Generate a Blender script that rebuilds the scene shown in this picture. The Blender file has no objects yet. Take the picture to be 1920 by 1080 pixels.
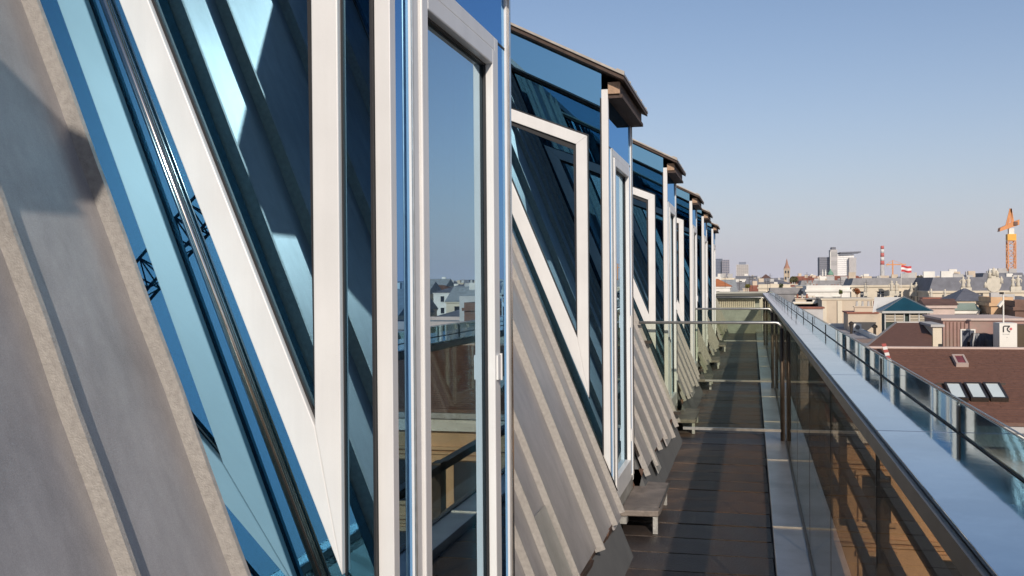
import bpy, bmesh, math, random
from mathutils import Vector, Matrix
random.seed(7)
S = bpy.context.scene
COL = S.collection

# ------------------------------------------------------------------ camera
F = 1867.0
EYE = Vector((0, 0, 1.61))
YAW = math.atan(450 / F); PITCH = math.radians(-.353); ROLL = math.radians(.45)
fwd = Vector((-math.sin(YAW) * math.cos(PITCH), math.cos(YAW) * math.cos(PITCH), math.sin(PITCH)))
r0 = fwd.cross(Vector((0, 0, 1))).normalized(); u0 = r0.cross(fwd)
RT = r0 * math.cos(ROLL) - u0 * math.sin(ROLL)
UP = u0 * math.cos(ROLL) + r0 * math.sin(ROLL)
cd = bpy.data.cameras.new('camera'); cam = bpy.data.objects.new('camera', cd); COL.objects.link(cam)
cd.sensor_width = 36; cd.lens = 36 * F / 1920; cd.clip_start = .05; cd.clip_end = 20000
M = Matrix((RT, UP, -fwd)).transposed().to_4x4(); M.translation = EYE
cam.matrix_world = M
S.camera = cam

# ------------------------------------------------------------------ light
SUN = Vector((.30, -.90, .46)).normalized()        # direction towards the sun
w = bpy.data.worlds.new('World'); S.world = w; w.use_nodes = True
nt = w.node_tree; bg = nt.nodes['Background']
sky = nt.nodes.new('ShaderNodeTexSky'); sky.sky_type = 'NISHITA'; sky.sun_disc = False
sky.sun_elevation = math.asin(SUN.z); sky.sun_rotation = math.atan2(SUN.x, SUN.y)
sky.air_density = 1.0; sky.dust_density = .8; sky.ozone_density = 3.6; sky.altitude = 200
# city haze: the lowest few degrees of the sky fade to a pale lilac all the way round
tcw = nt.nodes.new('ShaderNodeTexCoord'); sx = nt.nodes.new('ShaderNodeSeparateXYZ'); nt.links.new(tcw.outputs['Generated'], sx.inputs[0])
mz = nt.nodes.new('ShaderNodeMath'); mz.operation = 'MULTIPLY'; mz.inputs[1].default_value = -7.0; nt.links.new(sx.outputs['Z'], mz.inputs[0])
ez = nt.nodes.new('ShaderNodeMath'); ez.operation = 'EXPONENT'; ez.use_clamp = True; nt.links.new(mz.outputs[0], ez.inputs[0])
hz = nt.nodes.new('ShaderNodeMixRGB'); hz.inputs[2].default_value = (5.7, 5.55, 6.4, 1)
nt.links.new(ez.outputs[0], hz.inputs[0]); nt.links.new(sky.outputs[0], hz.inputs[1])
nt.links.new(hz.outputs[0], bg.inputs[0]); bg.inputs[1].default_value = .068
sl = bpy.data.lights.new('sun', 'SUN'); sl.energy = 2.6; sl.angle = math.radians(.5); sl.color = (1, .905, .79)
so = bpy.data.objects.new('sun', sl); COL.objects.link(so)
so.rotation_euler = SUN.to_track_quat('Z', 'Y').to_euler(); so.location = SUN * 50
S.view_settings.view_transform = 'Standard'; S.view_settings.look = 'None'
S.view_settings.exposure = 0.58; S.view_settings.gamma = 1; S.view_settings.use_curve_mapping = False
S.render.engine = 'CYCLES'
S.cycles.max_bounces = 12; S.cycles.transparent_max_bounces = 24; S.cycles.glossy_bounces = 6

# ------------------------------------------------------------------ helpers
def at(px, py, Y):
    """the point at distance Y along the terrace that is seen at this pixel"""
    d = fwd + RT * ((px - 960) / F) - UP * ((py - 540) / F)
    return EYE + d * (Y / d.y)

def tag(o, label=None, cat=None, group=None, kind=None):
    if label: o['label'] = label
    if cat: o['category'] = cat
    if group: o['group'] = group
    if kind: o['kind'] = kind
    return o

class MB:
    def __init__(s): s.v = []; s.f = []
    def box(s, x0, x1, y0, y1, z0, z1):
        n = len(s.v)
        s.v += [(x, y, z) for x in (x0, x1) for y in (y0, y1) for z in (z0, z1)]
        s.f += [tuple(n + i for i in q) for q in ((0, 1, 3, 2), (4, 6, 7, 5), (0, 4, 5, 1), (2, 3, 7, 6), (0, 2, 6, 4), (1, 5, 7, 3))]
        return s
    def hexa(s, p):     # 8 points: bottom ring 0-3, top ring 4-7
        n = len(s.v); s.v += [tuple(q) for q in p]
        s.f += [tuple(n + i for i in q) for q in ((3, 2, 1, 0), (4, 5, 6, 7), (0, 1, 5, 4), (1, 2, 6, 5), (2, 3, 7, 6), (3, 0, 4, 7))]
        return s
    def prism(s, poly, a0, a1, axis='y'):   # polygon extruded along an axis
        n = len(s.v); k = len(poly)
        for a in (a0, a1):
            for (p, q) in poly:
                s.v.append((p, a, q) if axis == 'y' else ((a, p, q) if axis == 'x' else (p, q, a)))
        s.f.append(tuple(range(n, n + k))); s.f.append(tuple(range(n + 2 * k - 1, n + k - 1, -1)))
        for i in range(k):
            j = (i + 1) % k
            s.f.append((n + i, n + k + i, n + k + j, n + j))
        return s
    def bar(s, a, b, w, h=None, up=(0, 0, 1)):
        a = Vector(a); b = Vector(b); h = h or w
        d = (b - a).normalized(); up = Vector(up)
        if abs(d.dot(up)) > .98: up = Vector((0, 1, 0))
        x = d.cross(up).normalized(); y = x.cross(d)
        x *= w / 2; y *= h / 2
        return s.hexa([a - x - y, a + x - y, a + x + y, a - x + y, b - x - y, b + x - y, b + x + y, b - x + y])
    def tube(s, pts, r, k=12, caps=True):
        rings = []
        pts = [Vector(p) for p in pts]
        rr = r if isinstance(r, (list, tuple)) else [r] * len(pts)
        for i, p in enumerate(pts):
            d = (pts[min(i + 1, len(pts) - 1)] - pts[max(i - 1, 0)]).normalized()
            u = Vector((0, 0, 1)) if abs(d.z) < .9 else Vector((0, 1, 0))
            x = d.cross(u).normalized(); y = x.cross(d)
            n = len(s.v)
            for j in range(k):
                t = 2 * math.pi * j / k
                s.v.append(tuple(p + (x * math.cos(t) + y * math.sin(t)) * rr[i]))
            rings.append(n)
        for a, b in zip(rings, rings[1:]):
            for j in range(k):
                s.f.append((a + j, a + (j + 1) % k, b + (j + 1) % k, b + j))
        if caps:
            s.f.append(tuple(rings[0] + j for j in reversed(range(k)))); s.f.append(tuple(rings[-1] + j for j in range(k)))
        return s
    def lathe(s, c, prof, k=12):
        rings = []
        for (r, z) in prof:
            n = len(s.v)
            for j in range(k):
                t = 2 * math.pi * j / k
                s.v.append((c[0] + max(r, .001) * math.cos(t), c[1] + max(r, .001) * math.sin(t), c[2] + z))
            rings.append(n)
        for a, b in zip(rings, rings[1:]):
            for j in range(k):
                s.f.append((a + j, a + (j + 1) % k, b + (j + 1) % k, b + j))
        s.f.append(tuple(rings[0] + j for j in reversed(range(k)))); s.f.append(tuple(rings[-1] + j for j in range(k)))
        return s
    def quad(s, a, b, c, d):
        n = len(s.v); s.v += [tuple(a), tuple(b), tuple(c), tuple(d)]; s.f.append((n, n + 1, n + 2, n + 3)); return s
    def mesh(s, name, mat):
        me = bpy.data.meshes.new(name); me.from_pydata(s.v, [], s.f)
        bm = bmesh.new(); bm.from_mesh(me); bmesh.ops.recalc_face_normals(bm, faces=bm.faces); bm.to_mesh(me); bm.free()
        me.materials.append(mat); return me
    def build(s, name, mat, parent=None, bevel=0, smooth=False):
        me = s.mesh(name, mat)
        if smooth:
            for p in me.polygons: p.use_smooth = len(p.vertices) == 4
        return link(name, me, parent, bevel)

def link(name, me, parent=None, bevel=0):
    o = bpy.data.objects.new(name, me); COL.objects.link(o)
    if parent: o.parent = parent
    if bevel:
        m = o.modifiers.new('bevel', 'BEVEL'); m.width = bevel; m.segments = 2; m.limit_method = 'ANGLE'
    return o

def empty(name, loc=(0, 0, 0), rz=0):
    o = bpy.data.objects.new(name, None); COL.objects.link(o); o.location = loc; o.rotation_euler.z = rz
    o.empty_display_size = .1
    return o

def copy_tree(o, parent=None):
    c = o.copy(); COL.objects.link(c); c.parent = parent
    for ch in list(o.children): copy_tree(ch, c)
    return c

# ------------------------------------------------------------------ materials
def nodes(name):
    m = bpy.data.materials.new(name); m.use_nodes = True
    return m, m.node_tree.nodes, m.node_tree.links, m.node_tree.nodes['Principled BSDF']

def mat(name, col, rough=.6, metal=0, var=.12, scale=6, bump=0, bscale=40, detail=6, spec=.5, stretch=None, stain=None, stain_scale=1.5, rvar=0, grain=0, streak=0):
    """paint/stone/metal: base colour broken up by two noises, optional fine relief and stains"""
    m, n, l, b = nodes(name)
    tc = n.new('ShaderNodeTexCoord'); mp = n.new('ShaderNodeMapping'); l.new(tc.outputs['Object'], mp.inputs[0])
    if stretch: mp.inputs['Scale'].default_value = stretch
    t = n.new('ShaderNodeTexNoise'); t.inputs['Scale'].default_value = scale; t.inputs['Detail'].default_value = detail
    l.new(mp.outputs[0], t.inputs['Vector'])
    r = n.new('ShaderNodeValToRGB'); r.color_ramp.elements[0].position = .3; r.color_ramp.elements[1].position = .7
    r.color_ramp.elements[0].color = [c * (1 - var) for c in col] + [1]
    r.color_ramp.elements[1].color = [min(1, c * (1 + var)) for c in col] + [1]
    l.new(t.outputs['Fac'], r.inputs[0]); out = r.outputs[0]
    if stain:
        t2 = n.new('ShaderNodeTexNoise'); t2.inputs['Scale'].default_value = stain_scale; t2.inputs['Detail'].default_value = 8; t2.inputs['Roughness'].default_value = .65
        l.new(mp.outputs[0], t2.inputs['Vector'])
        r2 = n.new('ShaderNodeValToRGB'); r2.color_ramp.elements[0].position = .48; r2.color_ramp.elements[1].position = .68
        mx = n.new('ShaderNodeMixRGB'); mx.inputs[2].default_value = list(stain) + [1]
        l.new(t2.outputs['Fac'], r2.inputs[0]); l.new(r2.outputs[0], mx.inputs[0]); l.new(out, mx.inputs[1]); out = mx.outputs[0]
    for amt, sc_, st_ in ((grain, 420, (1, 1, 1)), (streak, 1.0, (14, 14, .8))):
        if not amt: continue
        mp2 = n.new('ShaderNodeMapping'); mp2.inputs['Scale'].default_value = st_; l.new(tc.outputs['Object'], mp2.inputs[0])
        tg = n.new('ShaderNodeTexNoise'); tg.inputs['Scale'].default_value = sc_; tg.inputs['Detail'].default_value = 4; tg.inputs['Roughness'].default_value = .7
        l.new(mp2.outputs[0], tg.inputs['Vector'])
        mg = n.new('ShaderNodeMapRange'); mg.inputs[1].default_value = .25; mg.inputs[2].default_value = .75; mg.inputs[3].default_value = 1 - amt; mg.inputs[4].default_value = 1 + amt
        l.new(tg.outputs['Fac'], mg.inputs[0])
        ml = n.new('ShaderNodeVectorMath'); ml.operation = 'MULTIPLY'; l.new(out, ml.inputs[0]); l.new(mg.outputs[0], ml.inputs[1]); out = ml.outputs[0]
    l.new(out, b.inputs['Base Color'])
    b.inputs['Roughness'].default_value = rough; b.inputs['Metallic'].default_value = metal
    b.inputs['Specular IOR Level'].default_value = spec
    if rvar:
        mr = n.new('ShaderNodeMapRange'); mr.inputs[3].default_value = rough - rvar; mr.inputs[4].default_value = rough + rvar
        l.new(t.outputs['Fac'], mr.inputs[0]); l.new(mr.outputs[0], b.inputs['Roughness'])
    if bump:
        t3 = n.new('ShaderNodeTexNoise'); t3.inputs['Scale'].default_value = bscale; t3.inputs['Detail'].default_value = 5
        l.new(mp.outputs[0], t3.inputs['Vector'])
        bp = n.new('ShaderNodeBump'); bp.inputs['Strength'].default_value = bump; bp.inputs['Distance'].default_value = .01
        l.new(t3.outputs['Fac'], bp.inputs['Height']); l.new(bp.outputs[0], b.inputs['Normal'])
    return m

def glass(name, refl, trans, base, rough=0.0, ripple=0.0, power=1.0):
    """thin coated pane: a mirror part that grows at grazing angles over a tinted see-through part"""
    m = bpy.data.materials.new(name); m.use_nodes = True
    n = m.node_tree.nodes; l = m.node_tree.links; n.clear()
    o = n.new('ShaderNodeOutputMaterial'); mx = n.new('ShaderNodeMixShader')
    g = n.new('ShaderNodeBsdfGlossy'); g.inputs['Color'].default_value = (*refl, 1); g.inputs['Roughness'].default_value = rough
    t = n.new('ShaderNodeBsdfTransparent'); t.inputs['Color'].default_value = (*trans, 1)
    fr = n.new('ShaderNodeFresnel'); fr.inputs['IOR'].default_value = 1.5
    geo = n.new('ShaderNodeNewGeometry')
    # grazing curve that is the same on both sides of the pane
    lw = n.new('ShaderNodeLayerWeight'); lw.inputs['Blend'].default_value = .5
    pw = n.new('ShaderNodeMath'); pw.operation = 'POWER'; pw.inputs[1].default_value = 5 * power
    dt = n.new('ShaderNodeVectorMath'); dt.operation = 'DOT_PRODUCT'
    l.new(geo.outputs['Incoming'], dt.inputs[0]); l.new(geo.outputs['Normal'], dt.inputs[1])
    ab = n.new('ShaderNodeMath'); ab.operation = 'ABSOLUTE'; l.new(dt.outputs['Value'], ab.inputs[0])
    om = n.new('ShaderNodeMath'); om.operation = 'SUBTRACT'; om.inputs[0].default_value = 1; l.new(ab.outputs[0], om.inputs[1])
    l.new(om.outputs[0], pw.inputs[0])
    mr = n.new('ShaderNodeMapRange'); mr.inputs[3].default_value = base; mr.inputs[4].default_value = .97
    l.new(pw.outputs[0], mr.inputs[0]); l.new(mr.outputs[0], mx.inputs[0])
    l.new(t.outputs[0], mx.inputs[1]); l.new(g.outputs[0], mx.inputs[2]); l.new(mx.outputs[0], o.inputs[0])
    if ripple:
        tc = n.new('ShaderNodeTexCoord'); tn = n.new('ShaderNodeTexNoise'); tn.inputs['Scale'].default_value = 1.6; tn.inputs['Detail'].default_value = 1
        bp = n.new('ShaderNodeBump'); bp.inputs['Strength'].default_value = ripple; bp.inputs['Distance'].default_value = .02
        l.new(tc.outputs['Object'], tn.inputs['Vector']); l.new(tn.outputs['Fac'], bp.inputs['Height']); l.new(bp.outputs[0], g.inputs['Normal'])
    return m

MT = {}
MT['zinc'] = mat('zinc_sheet', (.350, .328, .322), rough=.42, metal=.32, var=.12, scale=2.2, bump=.12, bscale=320, stain=(.285, .268, .265), stain_scale=1.6, rvar=.08, grain=.18, streak=.16)
MT['zinc_seam'] = mat('zinc_seam', (.34, .315, .29), rough=.5, metal=.2, var=.14, scale=70, bump=.25, bscale=260)
MT['zinc_flash'] = mat('zinc_flashing', (.46, .45, .42), rough=.4, metal=.5, var=.18, scale=9, bump=.3, bscale=60, stain=(.34, .33, .29))
MT['copper'] = mat('brown_copper', (.11, .055, .034), rough=.75, metal=.1, var=.4, scale=14, bump=.3, bscale=50, stain=(.05, .04, .035))
MT['white'] = mat('white_paint', (.67, .655, .64), rough=.35, var=.04, scale=5, bump=.02, bscale=200, grain=.02, streak=.05)
MT['steel'] = mat('polished_steel', (.62, .56, .50), rough=.16, metal=1, var=.1, scale=20)
MT['brushed'] = mat('brushed_steel', (.50, .49, .46), rough=.38, metal=.85, var=.12, scale=30)
MT['dark_metal'] = mat('dark_bronze_metal', (.075, .06, .05), rough=.4, metal=.6, var=.2, scale=10)
MT['rubber'] = mat('black_gasket', (.012, .012, .014), rough=.6)
MT['timber'] = mat('rough_timber', (.40, .26, .17), rough=.8, var=.3, scale=18, bump=.5, bscale=60, stretch=(1, .15, 1))
MT['timber_shaded'] = mat('shaded_soffit_timber', (.07, .045, .035), rough=.8, var=.3, scale=14, bump=.4, bscale=60, stretch=(1, .15, 1))  # dark copy of the timber, shade under the canopy put into its colour
MT['cap'] = mat('canopy_sheet', (.36, .32, .28), rough=.45, metal=.5, var=.15, scale=20)
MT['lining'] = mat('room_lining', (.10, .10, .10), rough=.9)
MT['board'] = mat('deck_slab', (.074, .046, .031), rough=.6, var=.5, scale=4, bump=.45, bscale=70, stain=(.028, .023, .023), stain_scale=1.7, rvar=.16, grain=.2, streak=0)
MT['ledge'] = mat('ledge_slab', (.20, .165, .14), rough=.7, var=.3, scale=16, bump=.5, bscale=60, stain=(.12, .10, .09), stain_scale=4)
MT['kerb'] = mat('kerb_metal', (.34, .35, .38), rough=.34, metal=.6, var=.12, scale=3, stain=(.24, .24, .26), stain_scale=2)
MT['slab'] = mat('concrete_dark', (.10, .09, .085), rough=.9, var=.2, scale=2)
MT['coping'] = mat('coping_glossy', (.39, .44, .48), rough=.06, metal=1, var=.14, scale=3, stain=(.49, .54, .57), stain_scale=4, rvar=.04, grain=.05, bump=.02, bscale=9)
MT['glass_side'] = glass('coated_blue_pane', (.33, .60, .79), (.06, .24, .30), .63, ripple=.016)
MT['glass_front'] = glass('coated_clear_pane', (.66, .86, 1.0), (.20, .44, .48), .58, ripple=.008)
MT['glass_strip'] = glass('coated_strip_pane', (.26, .50, .80), (.05, .12, .16), .80)
MT['glass_rail'] = glass('balustrade_pane', (.60, .60, .58), (.97, .90, .80), .07, power=1.1)
MT['glass_screen'] = glass('screen_pane', (.75, .85, .80), (.91, .93, .88), .04)
MT['glass_upstand'] = glass('upstand_pane', (.90, .97, .98), (.52, .62, .63), .55, ripple=.006)

# ------------------------------------------------------------------ geometry of the roof
def RX(z): return -(z + 1.612) / 2.475            # roof plane: X for a height
NRM = Vector((2.475, 0, 1)).normalized()
FX = -.8265                                        # front plane of the dormers
W = 1.19                                           # dormer width along the terrace
DY = [2.22, 5.90, 10.15, 14.5, 18.05, 22.5]  # near face of each dormer 
STRIP = [.335, .09, .09, .09, .09, .09]
ZT = 3.62
def rp(z, y, off=0): p = Vector((RX(z), y, z)) + NRM * off; return p
def rtop(X): return 2.829 + .504 * (-.729 - X)     # top of a dormer's roof

# ================================================================== SETTING
g = MB().quad((-5000, -3000, -24), (5000, -3000, -24), (5000, 6000, -24), (-5000, 6000, -24))
tag(g.build('ground', mat('city_ground', (.16, .15, .14), rough=.9, var=.3, scale=.05)), kind='structure')
YN, YF = -9.0, 31.0
# the building that carries the terrace
house = empty('office_building', (0, 0, -24))
tag(house, 'office building carrying the glazed dormers and the narrow roof walkway', 'building')
def P(mb): mb.v = [(x, y, z + 24) for (x, y, z) in mb.v]; return mb      # children of the building keep world numbers
P(MB().box(-12, .50, YN, YF, -24, -.06)).build('wall', MT['slab'], house)
P(MB().box(-12, -2.16, YN, YF, -.05, ZT - .06)).build('attic_block', MT['slab'], house)
P(MB().box(-12, -2.09, YN, YF, ZT - .05, ZT)).build('flat_roof', MT['zinc'], house)

roof = empty('metal_roof', (0, 0, 0)); tag(roof, kind='structure')
def roof_slab(y0, y1, z0, z1, off0, off1):
    return MB().hexa([rp(z0, y0, off0), rp(z0, y1, off0), rp(z0, y1, off1), rp(z0, y0, off1), rp(z1, y0, off0), rp(z1, y1, off0), rp(z1, y1, off1), rp(z1, y0, off1)])
def seam(y, z0=.2, h=.04, t=.012, m='zinc_seam'):
    mb = MB(); N = 22; rnd = random.Random(int(y * 977))
    pr = None; o_ = [rnd.uniform(-.003, .003) for _ in range(N + 1)]
    for i in range(N):
        za = z0 + (ZT - z0) * i / N; zb = z0 + (ZT - z0) * (i + 1) / N
        ya, yb = y + o_[i], y + o_[i + 1]
        mb.hexa([rp(za, ya - t / 2, -.01), rp(za, ya + t / 2, -.01), rp(za, ya + t / 2, h), rp(za, ya - t / 2, h),
                 rp(zb, yb - t / 2, -.01), rp(zb, yb + t / 2, -.01), rp(zb, yb + t / 2, h), rp(zb, yb - t / 2, h)])
    return mb
bays = []
for k in range(-1, len(DY)):
    a = DY[k] + W if k >= 0 else YN; b = (DY[k + 1] - STRIP[k + 1]) if k + 1 < len(DY) else YF
    bays.append((a, b))
seam_y = {0: [YN + .02] + [1.551 - .565 * i for i in range(18, 0, -1)] + [1.551, 1.877], 1: [3.46, 3.72, 4.00, 4.33, 4.92, 5.47, 5.78]}
for k, (a, b) in enumerate(bays):
    roof_slab(a, b, -.05, ZT, -.10, -.03).build('roof_deck', MT['lining'], roof)
    ys = seam_y.get(k)
    if not ys:
        n = max(2, round((b - a - .3) / .56)); ys = [a + .04] + [a + .04 + (b - a - .33) * i / n for i in range(1, n + 1)] + [b - .02]
    rnd = random.Random(k + 3)
    for i in range(len(ys) - 1):
        zb = .20 + rnd.uniform(-.03, .09) if k else .1
        p = roof_slab(ys[i] + .002, ys[i + 1] - .002, zb, ZT, -.012, 0)
        tl = rnd.uniform(-.004, .004)
        p.v = [tuple(Vector(v) + NRM * (tl if j in (1, 2, 5, 6) else -tl)) for j, v in enumerate(p.v)]
        p.build('roof_panel', MT['zinc'], roof)
    for i, y in enumerate(ys):
        seam(y, .20 + rnd.uniform(-.04, .08) if k else .1, h=.042 if (k == 1 and abs(y - 4.92) < .01) else (.030 if k else .036 if i < len(ys) - 1 else .038), t=.012).build('seam', MT['zinc_seam'], roof)
    # brown apron below the panels, folded into uneven leaves
    y = a
    while y < b:
        y2 = min(b, y + rnd.uniform(.4, .62)); o1, o2 = rnd.uniform(-.02, .03), rnd.uniform(-.02, .03)
        MB().hexa([(-.84 + o1, y, -.01), (-.84 + o2, y2, -.01), (-1.1, y2, -.01), (-1.1, y, -.01),
                   (-.765 + o1 * .3, y, .27), (-.765 + o2 * .3, y2, .23 + o2), (-1.1, y2, .24), (-1.1, y, .26)]).build('apron_plate', MT['copper'], roof)
        y = y2
# paler metal patches near the foot of the second dormer
for (y0, y1, z0, z1) in ((4.02, 4.30, .16, .62), (7.62, 7.86, .14, .50)):
    roof_slab(y0, y1, z0, z1, .004, .009).build('flashing_patch', MT['zinc_flash'], roof)

# little fixing screws on the near panels
sm = MB().tube([tuple(NRM * -.001), tuple(NRM * .004)], .005, 8).mesh('screw', MT['brushed'])
for y in (3.78, 4.06, 4.40, 4.98, 5.53):
    for i in range(9):
        o = link('screw', sm, roof); o.location = rp(.35 + i * .42, y)

# walkway: slabs laid across, each a piece
walk = empty('walkway', (0, 0, 0)); tag(walk, kind='structure')
MB().box(-1.0, .115, YN, YF, -.055, -.03).build('bedding', MT['rubber'], walk)
y = -4.0; i = 0; rnd = random.Random(5); slabs = []
DB = [MT['board'], mat('deck_slab_brown', (.092, .054, .034), rough=.6, var=.45, scale=5, bump=.45, bscale=70, stain=(.035, .028, .027), stain_scale=2.1, rvar=.14, grain=.2),
      mat('deck_slab_dark', (.052, .037, .029), rough=.52, var=.4, scale=3.5, bump=.45, bscale=70, stain=(.03, .025, .025), stain_scale=1.5, rvar=.14, grain=.2)]
for v in range(5):
    mb = MB(); e = .004
    mb.box(-.87, .11, .010, .354, -.03, 0)
    slabs.append(mb.mesh('deck_slab', DB[v % 3]))
while y < YF - .4:
    o = link('deck_slab', slabs[rnd.randrange(5)], walk); o.location = (rnd.uniform(-.006, .003), y, rnd.uniform(-.004, .001)); o.rotation_euler = (rnd.uniform(-.004, .004), rnd.uniform(-.003, .003), rnd.uniform(-.003, .003))
    y += .368; i += 1

# low metal kerb along the outer side, in 2.4 m lengths
kerb = empty('kerb', (0, 0, 0)); tag(kerb, kind='structure')
y = -3.13
while y < YF:
    MB().box(.117, .305, y + .004, min(YF, y + 2.4), -.05, .055).build('kerb_cover', MT['kerb'], kerb, bevel=.004)
    MB().box(.117, .305, y - .012, y + .012, .0555, .063).build('cover_strip', MT['brushed'], kerb)
    y += 2.4

# ================================================================== DORMERS
def tri(px): return px
def side_parts(root, yy, sgn, strip):
    """the glazed cheek in the plane local y = yy; sgn -1 looks towards the camera"""
    xr = -.866 - FX                                                # local right edge of the pane
    X0 = -.866
    zb = -1.612 - 2.475 * X0
    XA = -2.055
    poly = [(X0 - FX, zb + .02), (X0 - FX, rtop(X0) - .035), (XA - FX, rtop(XA) - .035), (XA - FX, rtop(XA) - .05)]
    MB().prism(poly, yy - .004, yy + .004).build('side_pane', MT['glass_side'], root)
    # opening light: a white triangular frame
    A = Vector((-.951, 0, .915)); B = Vector((-.951, 0, 2.477)); 
    # hypotenuse slope 2.40, top slope .396
    a = (B.z - A.z) / (2.40 - .396)
    Cc = Vector((-.951 - a, 0, A.z + 2.40 * a))
    wv, wd, wt = .067, .074, .068                                  # member widths
    # inner triangle
    xi = B.x - wv
    nd = wd * math.sqrt(1 + 2.40 ** 2); ntp = wt * math.sqrt(1 + .396 ** 2)
    zi_low = A.z + 2.40 * (A.x - xi) + nd
    zi_top = B.z + .396 * (B.x - xi) - ntp
    ai = (zi_top - zi_low) / (2.40 - .396)
    a2 = Vector((xi, 0, zi_low)); b2 = Vector((xi, 0, zi_top)); c2 = Vector((xi - ai, 0, zi_low + 2.40 * ai))
    y0, y1 = (yy - .030, yy + .02) if sgn < 0 else (yy - .02, yy + .030)
    L = lambda p: (p.x - FX, p.z)
    for nm, q in (('window_frame', [A, B, b2, a2]), ('window_frame', [B, Cc, c2, b2]), ('window_frame', [Cc, A, a2, c2])):
        MB().prism([L(p) for p in q], y0, y1).build(nm, MT['white'], root, bevel=.003)
    def inset(P3, d):
        c = (P3[0] + P3[1] + P3[2]) / 3
        return [p + (c - p).normalized() * d for p in P3]
    gk = inset([a2, b2, c2], .0)
    gi = inset([a2, b2, c2], .035)
    for j in range(3):
        p, q = gk[j], gk[(j + 1) % 3]; p2, q2 = gi[j], gi[(j + 1) % 3]
        MB().prism([L(p), L(q), L(q2), L(p2)], yy - .014, yy + .014).build('gasket', MT['rubber'], root)
    # thin black joint round the frame
    ex = inset([A, B, Cc], -.012)
    for j in range(3):
        p, q = [A, B, Cc][j], [A, B, Cc][(j + 1) % 3]; p2, q2 = ex[j], ex[(j + 1) % 3]
        MB().prism([L(p), L(q), L(q2), L(p2)], yy - .011, yy + .011).build('frame_joint', MT['rubber'], root)

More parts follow.
